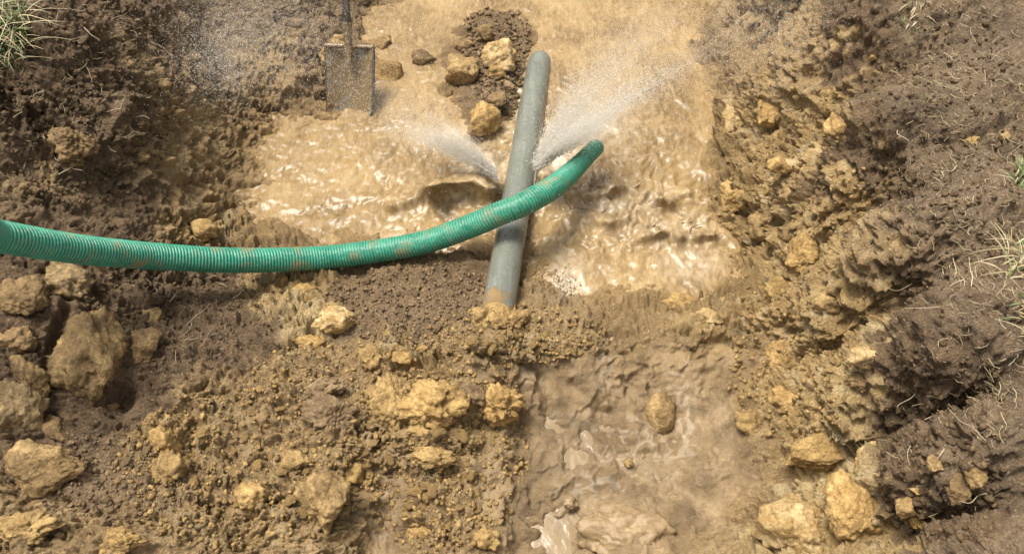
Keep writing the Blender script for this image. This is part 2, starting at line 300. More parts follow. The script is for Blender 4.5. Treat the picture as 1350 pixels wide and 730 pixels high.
# ------------------------------------------------------------------ the ground: one sheet, pit and banks
def build_ground():
    ys = [-.82]
    while ys[-1] < 1.36:
        ys.append(ys[-1]+.0024+.0024*max(0, min(1, (ys[-1]+.7)/1.8)))
    ys = np.array(ys)
    def outer(v, lim):
        o = []; s = .006
        while v < lim: v += s; s *= 1.28; o.append(v)
        return o
    ys = np.concatenate([-np.array(outer(-ys[0], 40))[::-1], ys, outer(ys[-1], 40)])
    NX = 990; fx = np.linspace(-1.36, 1.06, 1600)
    yc = np.clip(ys, -1.2, 1.7)
    Z = base(fx[None, :], yc[:, None])
    # sample columns by length along the cross-section, so steep faces get as many points as flat ones
    dl = np.sqrt((fx[1]-fx[0])**2+np.diff(Z, axis=1)**2); cs = np.concatenate([np.zeros((len(ys), 1)), np.cumsum(dl, 1)], 1)
    tot = cs[:, -1:]; cs /= tot
    kz = np.hanning(41); kz /= kz.sum()
    pad = np.pad(cs, ((20, 20), (0, 0)), mode='edge')
    cs = sum(kz[i]*pad[i:i+len(ys)] for i in range(41))
    u = np.linspace(0, 1, NX)
    XI = np.stack([np.interp(u, cs[j], fx) for j in range(len(ys))])
    lo = -np.array(outer(1.36, 40))[::-1]; hi = np.array(outer(1.06, 40))
    X = np.concatenate([np.repeat(lo[None], len(ys), 0), XI, np.repeat(hi[None], len(ys), 0)], 1)
    Y = np.repeat(ys[:, None], X.shape[1], 1)
    S = np.concatenate([np.repeat(lo[None], len(ys), 0), u[None, :]*(tot*0+tot[(ys>-.7)&(ys<1)].mean())-1.36, np.repeat(hi[None], len(ys), 0)], 1)
    fade = 1-np.maximum(sm(1.0, 1.6, np.abs(X+.15)-.35), np.maximum(sm(1.5, 2.2, Y), sm(.95, 1.4, -Y)))
    z0 = base(X, Y); R, C = X.shape
    # large shapes
    wx = fbm(X, Y, z0, 8, 4, 3, .7)*.045; wy = fbm(X, Y, z0, 8, 4, 5, .7)*.045
    k = {q: bil(SF[i], X+wx, Y+wy) for i, q in enumerate(KEYS)}
    tot_ = sum(k.values());  k = {q: (v/tot_)**1.6 for q, v in k.items()}; tot_ = sum(k.values()); k = {q: v/tot_ for q, v in k.items()}
    
    e = .01
    nx = -(base(X+e, Y)-base(X-e, Y))/(2*e); ny = -(base(X, Y+e)-base(X, Y-e))/(2*e); nz = np.ones_like(nx)
    L = np.sqrt(nx*nx+ny*ny+1); nx /= L; ny /= L; nz /= L
    steep = sm(.25, .8, 1-nz)
    big = fbm(X, Y, z0, 5.5, 3, 11)*(.018+.016*steep)
    ridg = 1-np.abs(fbm(X+wx, Y+wy, z0, 11, 3, 21)); ridg = (ridg-.62)*.05
    m = k['M']; water = sm(.0, -.03, z0)*sm(-.3, -.1, Y)
    smooth = np.clip(m+water*.8, 0, 1)
    rocky = np.clip(k['O']+k['P']*.7+k['C']*.35+.6*steep*(1-k['D']), 0, 1)*(1-smooth)
    warp = fbm(X, Y, z0, 28, 2, 31)*.012; warp2 = fbm(X, Y, z0, 28, 2, 41)*.012
    a1, i1 = lumps(S+warp, Y+warp2, .075, 1, .55); a2, i2 = lumps(S+warp, Y+warp2, .034, 2, .75)
    a3, i3 = lumps(S+warp*.6, Y+warp2*.6, .0165, 3, .85); a4, i4 = lumps(S, Y, .0085, 4, .95)
    f3 = fbm(X, Y, z0, 60, 3, 51, .6); wz = fbm(X, Y, z0, 34, 3, 53, .7)*.016; wz2 = fbm(X, Y, z0, 34, 3, 57, .7)*.016
    b1, j1, q1 = facets(S+wz+z0*.3, Y+wz2, .085, 21); b2, j2, q2 = facets(S+wz, Y+wz2, .036, 22); b3, j3, q3 = facets(S+wz*.6, Y+wz2*.6, .015, 23)
    blk = k['O']+k['C']*.75+k['P']*1.0+k['T']*.6+k['G']*.2+k['D']*.35
    pt2 = sm(-.3, .3, fbm(X, Y, z0, 9, 2, 63))
    blocks = blk*((b1*.040-j1*.026)*(.55+.35*pt2)+(b2*.020-j2*.012)*(.35+.9*pt2)*(1-.35*steep)+(b3*.010-j3*.005)*(1-.2*steep))
    patch = sm(-.25, .35, fbm(X, Y, z0, 6, 2, 61))
    cl = (1-smooth)*(.30+.85*sm(-.35, .45, fbm(X, Y, z0, 5, 3, 67)))
    amp1 = .030*(k['O']*.8+k['C']*.8+k['T']*.55+k['P']*.5+k['G']*.15+k['D']*.25)*patch
    amp2 = .019*(k['O']*.7+k['C']*1.0+k['T']*.9+k['P']*.35+k['G']*.55+k['D']*.6)*(.35+.65*patch)
    amp3 = .0105*(k['O']*.55+k['C']*.75+k['T']*1.0+k['P']*.3+k['G']*1.1+k['D']*1.0)
    amp4 = .0060*(k['O']*.7+k['C']*.8+k['T']*1.0+k['P']*.3+k['G']*1.2+k['D']*1.3)
    d = big*(1-.65*smooth) + blocks*(1-smooth)*(1-.55*steep) + steep*(1-smooth)*((.55-np.abs(fbm(X, Y, z0, 13, 3, 83, .55)))*.030+fbm(X, Y, z0, 38, 3, 85, .6)*.009) + ridg*rocky*1.0 + (amp1*a1*(1-.8*steep)+amp2*a2*(1-.75*steep)+amp3*a3*(1-.5*steep)+amp4*a4)*cl*1.2 + f3*(.0035+.005*rocky)*(1-.8*smooth)
    # slack mud: low folds and pits
    fold = np.abs(fbm(X+wx, Y+wy, z0, 9, 2, 71)); d += m*((.16-fold)*.06*(fold < .16)+fbm(X, Y, z0, 13, 3, 77)*.022+fbm(X, Y, z0, 34, 3, 73)*.005+.45*blocks+sm(.1, .5, fbm(X, Y, z0, 8, 2, 79))*(a3*.008+a2*.012))
    pits = lumps(S, Y, .05, 9, .35)[0]; d -= m*np.where(pits > .35, (pits-.35)*.010, 0)
    for qx, qy, rx, ry, dp in [(1052,621,30,8,.06),(1085,628,16,7,.05),(414,434,9,11,.05),(536,478,24,6,.045),(468,640,14,26,.03),(545,697,22,7,.03),(588,668,10,22,.025),(160,530,16,22,.04),(978,190,16,10,.03),(640,560,20,6,.02),(75,440,8,40,.04),(560,560,34,6,.02)]:
        hp, hd = hit(qx, qy); sx = rx*K*hd; sy = ry*K*hd*1.25; d -= dp*np.exp(-(((X-hp[0])/sx)**2+((Y-hp[1])/sy)**2)**2)
    d *= fade
    V = np.stack([X+nx*d, Y+ny*d, z0+nz*d], -1).reshape(-1, 3)
    crumb = np.where(a4*amp4 > a3*amp3*.8, i4, np.where(a3*amp3 > a2*amp2*.7, i3, i2)); crumb = np.clip(.5+((crumb-.5)*.6+(q2-.5)*.3*blk+(q3-.5)*.4)*cl, 0, 1)
    wet = np.clip(m*(.75+.5*fbm(X, Y, z0, 12, 2, 81))+sm(.02, -.015, z0)*sm(-.35, -.2, Y)*.55+.12*k['C'], 0, .85)
    shore = sm(.06, .0, z0+.02*wx/.05)*sm(-.35, -.15, Y)
    scum = np.zeros(X.shape)  # mask of pale streaks: foam, and sky sheen put into the mud colour
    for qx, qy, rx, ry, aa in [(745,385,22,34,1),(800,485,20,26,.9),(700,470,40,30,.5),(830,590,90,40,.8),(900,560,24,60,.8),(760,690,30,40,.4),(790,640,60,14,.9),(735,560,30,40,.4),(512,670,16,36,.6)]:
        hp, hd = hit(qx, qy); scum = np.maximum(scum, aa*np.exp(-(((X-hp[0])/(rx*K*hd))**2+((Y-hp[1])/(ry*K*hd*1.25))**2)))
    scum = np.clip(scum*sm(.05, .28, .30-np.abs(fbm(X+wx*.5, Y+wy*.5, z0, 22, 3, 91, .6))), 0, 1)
    at = {}; acc = 0
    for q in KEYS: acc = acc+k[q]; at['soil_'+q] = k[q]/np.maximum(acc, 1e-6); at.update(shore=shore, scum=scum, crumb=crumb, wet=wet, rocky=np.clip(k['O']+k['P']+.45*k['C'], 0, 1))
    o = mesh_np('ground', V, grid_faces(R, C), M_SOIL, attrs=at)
    tag(o, kind='structure'); 
    G = V.reshape(R, C, 3)
    return o, G
GROUND, GV = build_ground()
print('ground verts', GV.shape)
# every ground point with the direction it is seen in (used once, to set things down ON the ground)
_g = GV[::2, ::2].reshape(-1, 3).astype(np.float64); _r = _g-CAM
_dep = _r@FW; _ok = _dep > .3
_gu = np.where(_ok, 675+_r[:, 0]/np.maximum(_dep, .3)/K, -1e5); _gv = np.where(_ok, 365-(_r@UP)/np.maximum(_dep, .3)/K, -1e5)
_bin = {}
_keep = np.where((_gu > -80) & (_gu < 1430) & (_gv > -80) & (_gv < 810))[0]
_zb = np.full((95, 160), 99.0); _bi = ((_gv[_keep]+90)//10).astype(int); _bj = ((_gu[_keep]+90)//10).astype(int)
np.minimum.at(_zb, (_bi, _bj), _dep[_keep])
_vis = _keep[_dep[_keep] < _zb[_bi, _bj]+.07]
def on_ground(px, py):
    d = np.abs(_gu[_vis]-px)+np.abs(_gv[_vis]-py); k = _vis[np.argmin(d)]; return _g[k], _dep[k]
def pick(zone, cnt):
    """random visible ground points inside an ellipse (cx, cy, rx, ry)"""
    cx, cy, rx, ry = zone
    ii = _vis[((_gu[_vis]-cx)/rx)**2+((_gv[_vis]-cy)/ry)**2 < 1]
    if len(ii) == 0: return np.zeros((0, 3)), np.zeros(0)
    j = rng.choice(ii, cnt); return _g[j], _dep[j]

# ------------------------------------------------------------------ stones and clods
_ico = {}
def ico(sub):
    if sub not in _ico:
        bm = bmesh.new(); bmesh.ops.create_icosphere(bm, subdivisions=sub, radius=1)
        _ico[sub] = (np.array([v.co[:] for v in bm.verts]), np.array([[v.index for v in f.verts] for f in bm.faces])); bm.free()
    return _ico[sub]
def stone_shape(seed, sub=4, planes=9, rough=.08, cut=(.62, .95), fine=.04, sharp=26):
    V, F = ico(sub); r = np.random.default_rng(seed); rad = np.full(len(V), 1.0)
    for i in range(planes):
        nn = r.normal(size=3); nn /= np.linalg.norm(nn); dd = r.uniform(*cut)
        c = V@nn; q = np.where(c > .15, dd/np.maximum(c, .15), 9); rad = -np.log(np.exp(-sharp*rad)+np.exp(-sharp*np.minimum(q, 3)))/sharp
    P = V*rad[:, None]; o = seed*1.37 % 50
    rad = rad*(1+rough*fbm(P[:, 0]+o, P[:, 1], P[:, 2], 1.7, 4, seed % 97, .55)+fine*fbm(P[:, 0]+o, P[:, 1], P[:, 2], 7, 3, seed % 89, .7))
    return V*rad[:, None], F
def stone(name, seed, center, dims, rot, material, sub=4, parent=None, **kw):
    V, F = stone_shape(seed, sub, **kw); V = V*(np.array(dims)/2)
    o = mesh_np(name, V, F, material, parent); o.location = center; o.rotation_euler = rot; return o
def rock_at(px, py, wpx, hpx, kind, label, rot=0, sink=.30, flat=.75, name='rock', cat='rock', seed=None, sub=None, group=None, **kw):
    P, dep = on_ground(px, py); s = K*dep
    sx, sy = wpx*s*1.08, hpx*s*1.12; szz = flat*min(sx, sy)
    d = ray(px, py); c = P-d/np.linalg.norm(d)*szz*(.5-sink)
    if sub is None: sub = 5 if max(wpx, hpx) > 48 else 4
    o = stone(name, seed or int(px*31+py*7), c, (sx, sy, szz*1.25), (math.radians(18), 0, math.radians(rot)), M_ROCK[kind], sub, **kw)
    return tag(o, label, cat, group)
ANG = dict(planes=13, cut=(.48, .92), rough=.22, fine=.07, sharp=40); RND = dict(planes=10, cut=(.6, 1.0), rough=.38, fine=.16)
ROCKS = [
 # the low gravel bar in the water, behind the pipe
 (562,79,32,26,'brown','small dark brown stone at the edge of the stony bar in the muddy water',10,.25,.8,ANG),
 (608,94,60,52,'tan','broad tan rock lying on the stony bar beside the dark brown stone',-20,.25,.6,ANG),
 (664,77,48,40,'pale','pale angular rock on top of the stony bar near the pipe tip',15,.2,.8,ANG),
 (655,97,26,18,'ochre','little ochre stone tucked under the pale angular rock',0,.2,.8,ANG),
 (632,160,44,42,'ochre','orange tan rock at the front end of the stony bar beside the grey pipe',25,.25,.8,ANG),
 (509,98,42,48,'ochre','ochre rock standing in the muddy water beside the spade blade',-15,.3,.8,ANG),
 (497,60,40,30,'tan','tan stone above the ochre rock beside the spade socket',20,.4,.7,ANG),
 (586,122,30,36,'brown','dark flat shard of stone leaning in the water below the broad tan rock',-40,.25,.5,ANG),
 (640,44,26,20,'tan','small tan stone among the pebbles of the stony bar above the pale angular rock',0,.2,.8,ANG),
 (612,58,24,18,'brown','small brown stone at the upper edge of the stony bar above the broad tan rock',20,.2,.8,ANG),
 (672,118,24,20,'gravel','dark stone on the stony bar between the pale angular rock and the grey pipe',0,.2,.8,ANG),
 (655,135,26,22,'brown','brown stone on the stony bar just above the orange tan rock',30,.2,.8,ANG),
 # left bank, boulder pile under the hose
 (92,369,72,58,'wetgrey','angular grey brown boulder directly beneath the green hose',-8,.3,.8,ANG),
 (118,455,94,128,'earth','tall tan boulder below the angular boulder under the hose',10,.3,.7,ANG),
 (28,395,60,70,'brown','brown rough boulder in the pile beside the boulder beneath the hose',20,.35,.7,ANG),
 (22,452,56,56,'brown','brown block in the middle of the left boulder pile',-15,.35,.7,ANG),
 (38,497,46,62,'earth','narrow tan stone wedged above the shiny wet boulder',30,.35,.7,ANG),
 (16,543,74,88,'wetgrey','shiny wet grey boulder with a pale wet top in the left pile',-20,.3,.8,ANG),
 (72,565,78,40,'brown','flat brown stone leaning between the shiny boulder and the long slab',-35,.4,.6,ANG),
 (48,617,122,66,'earth','long flat tan slab lying below the shiny wet boulder',14,.2,.6,ANG),
 (62,482,44,26,'brown','thin dark wedge of stone between the tall tan boulder and the brown block',10,.35,.7,ANG),
 (146,538,32,18,'tan','small flat tan stone at the foot of the tall tan boulder',28,.2,.6,ANG),
 (188,458,52,60,'brown','soil-covered brown stone next to the tall tan boulder',5,.4,.6,ANG),
 (202,420,40,32,'earth','small rough tan stone set in the dark bank under the hose',0,.4,.6,ANG),
 (93,191,50,46,'brown','round brown stone stuck in the dark left bank above the hose',0,.35,.8,RND),
 (98,216,28,16,'tan','flat little tan stone under the round brown stone in the bank',10,.3,.6,ANG),
 (263,304,42,30,'ochre','pale orange stone at the foot of the left bank touching the hose',-12,.35,.7,ANG),
 (187,205,26,16,'tan','small tan stone half buried in the left bank',0,.3,.7,ANG),
 (16,640,30,20,'brown','small brown stone under the end of the long flat slab',0,.3,.7,ANG),
 # middle and lower left
 (440,421,62,44,'pale','pale yellow rock with a broken hollow face beside the dark gravel',8,.25,.9,ANG),
 (398,388,44,34,'ochre','yellow ochre lump of clay above the pale yellow rock',20,.4,.7,RND),
 (372,372,34,24,'ochre','small ochre stone beneath the middle of the hose',0,.4,.7,ANG),
 (410,452,54,24,'ochre','flat ochre ledge of clay under the pale yellow rock',-5,.4,.6,ANG),
 (534,466,44,20,'ochre','flat ochre stone bridging a dark gap below the gravel',6,.15,.8,ANG),
 (556,460,20,16,'ochre','small ochre stone at the end of the flat bridging stone',0,.15,.8,ANG),
 (488,470,30,28,'clay','clay clod left of the flat bridging stone',0,.3,.8,RND),
 (657,534,60,42,'ochre','crumbly round yellow clod sitting at the edge of the wet mud',0,.15,.9,RND),
 (624,520,34,38,'gravel','dark crumbly clod pressed against the round yellow clod',0,.3,.8,RND),
 (560,528,90,62,'ochre','broad lumpy ochre clay block in the middle of the clods',-6,.4,.6,RND),
 (516,530,56,70,'clay','brown clay block leaning on the broad ochre clay block',12,.4,.6,RND),
 (424,515,50,26,'gravel','long dark clod lying slanted above the big dark clod',24,.2,.8,RND),
 (432,548,66,50,'gravel','big dark crumbly clod below the slanted long clod',10,.3,.7,RND),
 (555,564,40,26,'clay','rounded tan clod at the foot of the broad ochre clay block',0,.3,.8,RND),
 (430,655,76,70,'earth','squarish muddy rock set in a dark crevice',40,.35,.7,ANG),
 (461,618,46,42,'ochre','ochre stone perched above the squarish muddy rock',20,.3,.8,ANG),
 (556,714,56,40,'ochre','ochre rock beneath a dark crack at the edge of the clods',0,.3,.8,ANG),
 (575,600,52,24,'clay','flat tan clod above the dark crack',-6,.3,.6,RND),
 (213,572,56,54,'ochre','ochre lump of rock on the slope below the dark soil',0,.35,.8,ANG),
 (222,618,46,46,'clay','crumbly tan clod just below the ochre lump of rock',0,.4,.8,RND),
 (30,700,90,40,'clay','long tan clod in front of the long flat slab',12,.4,.6,RND),
 (160,712,60,36,'ochre','ochre clod resting beside the long tan clod',0,.4,.7,RND),
 (330,655,40,34,'clay','rounded tan clod on the open slope of clods',0,.35,.8,RND),
 (390,608,48,30,'clay','flat brown clod above the squarish muddy rock',0,.4,.7,RND),
 (640,712,36,30,'clay','round brown clod at the near edge of the wet mud',0,.3,.8,RND),
 (588,548,34,28,'gravel','small dark clod between the ochre block and the yellow clod',0,.3,.8,RND),
 (636,424,34,26,'clay','tan clod leaning on the buried end of the grey pipe with dark gravel behind',10,.2,.8,RND),
 (658,428,38,26,'clay','flat tan clod lying over the buried end of the grey pipe',-10,.1,.7,RND),
 (684,420,30,24,'clay','brown clod touching the buried pipe end beside the white foam patch',20,.2,.8,RND),
 # wet mud
 (873,545,40,54,'earth','egg-shaped muddy stone standing alone in the wet mud',-8,.25,.9,dict(planes=7, cut=(.7,.95), rough=.06)),
 (752,664,18,18,'mud','small round mud ball at the edge of the wet mud',0,.2,.9,RND),
 (830,610,11,10,'clay','tiny brown pebble alone on the wet mud sheet',0,.1,.9,RND),
 (822,704,118,66,'mud','large smooth mud hump at the near end of the wet mud',-8,.45,.6,RND),
 # right wall
 (890,408,96,36,'ochre','wide yellow ochre rock at the edge of the frothy water',-4,.35,.6,ANG),
 (936,418,40,24,'pale','pale stone at the right end of the wide ochre rock',0,.35,.7,ANG),
 (966,168,36,66,'pale','tall pale stone jutting from the right wall with a dark hollow below',12,.25,.9,ANG),
 (1016,150,36,54,'ochre','ochre stone set in the wall next to the tall pale stone',-10,.4,.7,ANG),
 (1108,168,34,46,'ochre','yellow stone just under the dark topsoil of the right wall',0,.4,.7,ANG),
 (1028,215,42,28,'ochre','ochre stone below the tall pale stone on the right wall',20,.4,.7,ANG),
 (970,262,40,50,'ochre','pitted ochre rock at the foot of the wall beside the splashes',0,.4,.7,ANG),
 (1010,300,48,44,'tan','tan rock in the wall beside the pitted ochre rock',30,.45,.7,ANG),
 (1060,330,50,56,'ochre','rough ochre rock half way up the right wall',-25,.45,.7,ANG),
 (1030,385,56,40,'ochre','ochre rock low on the right wall above the mud',10,.45,.7,ANG),
 (1090,398,44,34,'tan','tan rock low on the wall below the rough ochre rock',-15,.45,.7,ANG),
 (1146,470,54,40,'pale','pale knobbly rock sticking out under the dark right bank',-10,.3,.8,ANG),
 (1150,505,60,34,'brown','dark brown stone under the pale knobbly rock',0,.4,.7,RND),
 (1074,530,36,38,'tan','rounded tan stone in the slope left of the dark bank',20,.3,.8,ANG),
 (1040,530,54,46,'ochre','ochre rock beside the rounded tan stone',-10,.45,.7,ANG),
 (1030,470,60,40,'ochre','long ochre rock at the top of the crumbly slope',15,.45,.6,ANG),
 (1075,596,110,46,'ochre','overhanging ochre ledge above a dark crack',6,.25,.7,ANG),
 (1048,690,110,104,'pale','large pale ochre boulder below the dark crack',20,.3,.8,ANG),
 (1128,668,76,92,'ochre','tall ochre boulder next to the large pale boulder',-12,.35,.7,ANG),
 (1150,610,56,44,'pale','pale stone with a straight edge above the tall ochre boulder',30,.35,.7,ANG),
 (1213,647,34,20,'pale','small clean pale stone lying on the dark soil slope',8,.15,.8,ANG),
 (1190,668,30,30,'tan','squarish tan stone next to the small clean pale stone',25,.2,.8,ANG),
 (1212,688,26,20,'ochre','small orange stone below the squarish tan stone',0,.3,.8,RND),
 (1236,612,20,26,'tan','grey tan stone upright in the dark slope above the clean pale stone',10,.25,.8,ANG),
 (1283,625,26,36,'tan','brown stone set in the edge of the right bank',10,.3,.8,ANG),
 (1262,642,30,36,'brown','brown stone under the edge of the right bank',0,.3,.8,RND),
 (1280,186,17,14,'pale','round cream pebble lying on the dry soil of the right bank',0,.15,.8,RND),
 (1325,180,14,12,'tan','small tan pebble beside the round cream pebble',0,.2,.8,RND),
 (1150,74,10,9,'pale','tiny white pebble in the dark topsoil edge',0,.1,.8,ANG),
 (990,560,44,40,'clay','crumbly clay lump above the dark crack',0,.45,.7,RND),
]
MUD = dict(planes=4, cut=(.8, 1.0), rough=.30, fine=.03, sharp=10)
for (px, py, wp, hp, kd, lab, ro, sk, fl, kw) in ROCKS:
    if kd == 'mud' and wp > 20: kw = MUD; sk += .13
    if 'bar' in lab and 'stony' in lab: wp *= 1.12; hp *= 1.12; sk -= .08
    nm = 'clod' if ('clod' in lab or 'clay' in lab or 'mud lump' in lab) else 'mud_lump' if kd == 'mud' else 'pebble' if 'pebble' in lab else 'boulder' if 'boulder' in lab else 'rock'
    ct = {'clod': 'clod', 'mud_lump': 'mud', 'pebble': 'pebble', 'boulder': 'boulder', 'rock': 'rock'}[nm]
    rock_at(px, py, wp*.97, hp*.97, kd, lab, ro, sk+(.12 if sk > .22 else .04), fl, nm, ct, **kw)

for px, py, wp, hp, kd, lab in [(449,56,26,22,'ochre','tan clay clod stuck on the neck of the spade'),(437,74,24,30,'clay','brown clay clod covering one shoulder of the spade blade')]:
    rock_at(px, py, wp, hp, kd, lab, 0, -1.0, .7, 'clod', 'clod', **RND)
# smaller clods one can still count, zone by zone; all of a zone look alike
ZONES = [((590,560,70,70),26,(10,24),'clay','brown clay clod in the heap left of the wet mud','clods left of the wet mud'),
 ((590,660,60,60),26,(10,24),'clay','brown clod in the heap near the squarish rock and the wet mud','clods by the near mud edge'),
 ((690,450,90,28),26,(9,20),'clay','small clod heaped where the grey pipe enters the soil','clods at the pipe foot'),
 ((330,620,110,90),34,(9,20),'clay','small tan clod on the open slope of clods','clods on the tan slope'),
 ((540,400,90,50),30,(8,15),'gravel','dark crumb of soil on the gravel patch below the hose','crumbs on the gravel patch'),
 ((655,45,40,45),16,(8,15),'gravel','dark pebble on the stony bar behind the pipe','pebbles on the stony bar'),
 ((680,140,14,50),14,(8,14),'gravel','dark little pebble right beside the upper grey pipe','pebbles along the pipe'),
 ((110,120,90,110),30,(9,18),'dark','dark soil clod on the left bank above the hose','clods on the left bank'),
 ((200,400,110,60),20,(9,18),'dark','dark soil clod on the bank beneath the hose','clods under the hose'),
 ((170,620,90,60),18,(9,18),'gravel','dark clod on the slope beside the long flat slab','clods beside the slab'),
 ((1050,500,70,60),24,(8,17),'ochre','small ochre stone in the crumbly slope under the right wall','stones of the crumbly slope'),
 ((1040,260,70,110),26,(9,20),'tan','small tan stone stuck in the right wall','stones in the right wall'),
 ((1220,590,60,80),26,(9,18),'dark','dark soil clod on the slope under the right bank','clods under the right bank'),
 ((1260,150,90,140),20,(8,15),'dark','dark clod lying on the dry soil of the right bank top','clods on the right bank top'),
 ((460,590,60,40),12,(10,20),'clay','brown clod between the big dark clod and the squarish rock','clods above the squarish rock')]
for zi, (zone, cnt, (s0, s1), kd, lab, grp) in enumerate(ZONES):
    proto = [stone_shape(900+zi*10+q, 3, planes=9, cut=(.5, 1), rough=.38, fine=.16, sharp=30) for q in range(5)]
    mesh = []
    for V, F in proto:
        o = mesh_np('clod', V*np.array([.55, .42, .30]), F, M_ROCK[kd]); mesh.append(o.data); bpy.data.objects.remove(o)
    P, dp = pick(zone, cnt)
    nm = 'pebble' if 'pebble' in lab else 'stone' if 'stone' in lab else 'clod'
    for p, q in zip(P, dp):
        o = bpy.data.objects.new(nm, random.choice(mesh)); COL.objects.link(o)
        size = K*q*(s0+(s1-s0)*random.random()**1.8); o.scale = (size, size*random.uniform(.8, 1.15), size*random.uniform(.8, 1.1))
        o.location = (p[0], p[1], p[2]+size*.03); o.rotation_euler = (random.uniform(-.5, .5), random.uniform(-.5, .5), random.uniform(0, 6.28))
        tag(o, lab, nm, grp)

# crumbs too small to pick apart
def crumbs(name, jobs, material, label, cat):
    V0, F0 = ico(1); VV = []; FF = []; TN = []; k = 0
    for zone, cnt, r0, r1 in jobs:
        P, dp = pick(zone, cnt)
        for p, q in zip(P, dp):
            r = r0+(r1-r0)*rng.random()**2.2; v = V0*(1+.28*rng.normal(size=(len(V0), 1)))
            a = rng.random()*6.28; c, s = math.cos(a), math.sin(a)
            v = (v*np.array([1.15, .85, .75]))@np.array([[c, -s, 0], [s, c, 0], [0, 0, 1]])
            TN += [rng.random()]*len(V0); VV.append(v*r+p+np.array([0, 0, r*.25])); FF.append(F0+k); k += len(V0)
    o = mesh_np(name, np.concatenate(VV), np.concatenate(FF), material, smooth=False, attrs={'tone': TN})
    return tag(o, label, cat, kind='stuff')
crumbs('soil_crumbs', [((110,130,130,140),1500,.002,.007), ((230,400,150,90),900,.002,.006), ((1240,200,110,220),1300,.002,.006), ((1240,580,90,150),1000,.002,.007)], M_CRUMB['dark'], 'loose dark soil crumbs strewn over both banks', 'soil')
crumbs('clay_crumbs', [((580,580,120,150),1700,.002,.007), ((320,620,170,110),1500,.002,.007), ((680,440,120,40),900,.002,.006), ((440,500,120,50),600,.002,.006), ((1050,500,90,90),700,.002,.007), ((1050,280,110,200),900,.002,.007)], M_CRUMB['clay'], 'loose tan clay crumbs between the clods', 'clay')
crumbs('gravel', [((540,395,110,60),1500,.002,.006), ((655,60,45,80),1500,.003,.009), ((680,150,22,60),600,.003,.007), ((410,240,30,15),80,.002,.006), ((150,630,110,60),500,.002,.006)], M_CRUMB['gravel'], 'fine brown gravel on the patch below the hose and on the stony bar', 'gravel')

# ------------------------------------------------------------------ muddy water
def water_material():
    m, nt, b = mat('muddy_water')
    co = nt.nodes.new('ShaderNodeTexCoord').outputs['Object']
    n1 = noise(nt, co, 5, 6, .7, .38, .62)
    mp = nt.nodes.new('ShaderNodeMapping'); mp.inputs['Rotation'].default_value = (0, 0, .9); mp.inputs['Scale'].default_value = (1, .32, 1); nt.links.new(co, mp.inputs[0])
    tf = nd(nt, 'ShaderNodeTexNoise', Scale=60, Detail=5, Roughness=.65, Distortion=1.5); nt.links.new(mp.outputs[0], tf.inputs['Vector'])
    fl = nd(nt, 'ShaderNodeMapRange'); fl.inputs[1].default_value = .42; fl.inputs[2].default_value = .66; nt.links.new(tf.outputs[0], fl.inputs[0])
    c = mixc(nt, n1, (.14,.088,.035), (.29,.195,.088)); c = mixc(nt, math_n(nt, 'MULTIPLY', fl.outputs[0], .45), c, (.44,.315,.16))
    c = mixc(nt, math_n(nt, 'MULTIPLY', noise(nt, co, 120, 3, .7, .56, .70), .5), c, (.13,.08,.03))
    c = mixc(nt, attr(nt, 'foam').outputs['Fac'], c, (.70,.61,.47)); nt.links.new(c, b.inputs['Base Color'])
    b.inputs['Roughness'].default_value = .3; b.inputs['Specular IOR Level'].default_value = .3
    h = noise(nt, co, 70, 3, .55, 0, 1); bump(nt, b, h, .004, .35); return m
M_WATER = water_material()
def ridge(X, Y, pts, wd):
    """distance weight to a polyline"""
    best = np.full(X.shape, 9.0); side = np.zeros(X.shape)
    for a, b in zip(pts[:-1], pts[1:]):
        d = b[:2]-a[:2]; L2 = d@d; t = np.clip(((X-a[0])*d[0]+(Y-a[1])*d[1])/L2, 0, 1)
        ex = X-a[0]-d[0]*t; ey = Y-a[1]-d[1]*t; q = np.sqrt(ex*ex+ey*ey); m = q < best
        best = np.where(m, q, best)
    return np.exp(-(best/wd)**2)
def foam_at(X, Y, lst):
    f = np.zeros(X.shape)
    for px, py, rx, ry, a in lst:
        p = at_z(px, py, 0); s = K*np.dot(p-CAM, FW)
        f = np.maximum(f, a*np.exp(-(((X-p[0])/(rx*s))**2+((Y-p[1])/(ry*s*1.35))**2)))
    return f
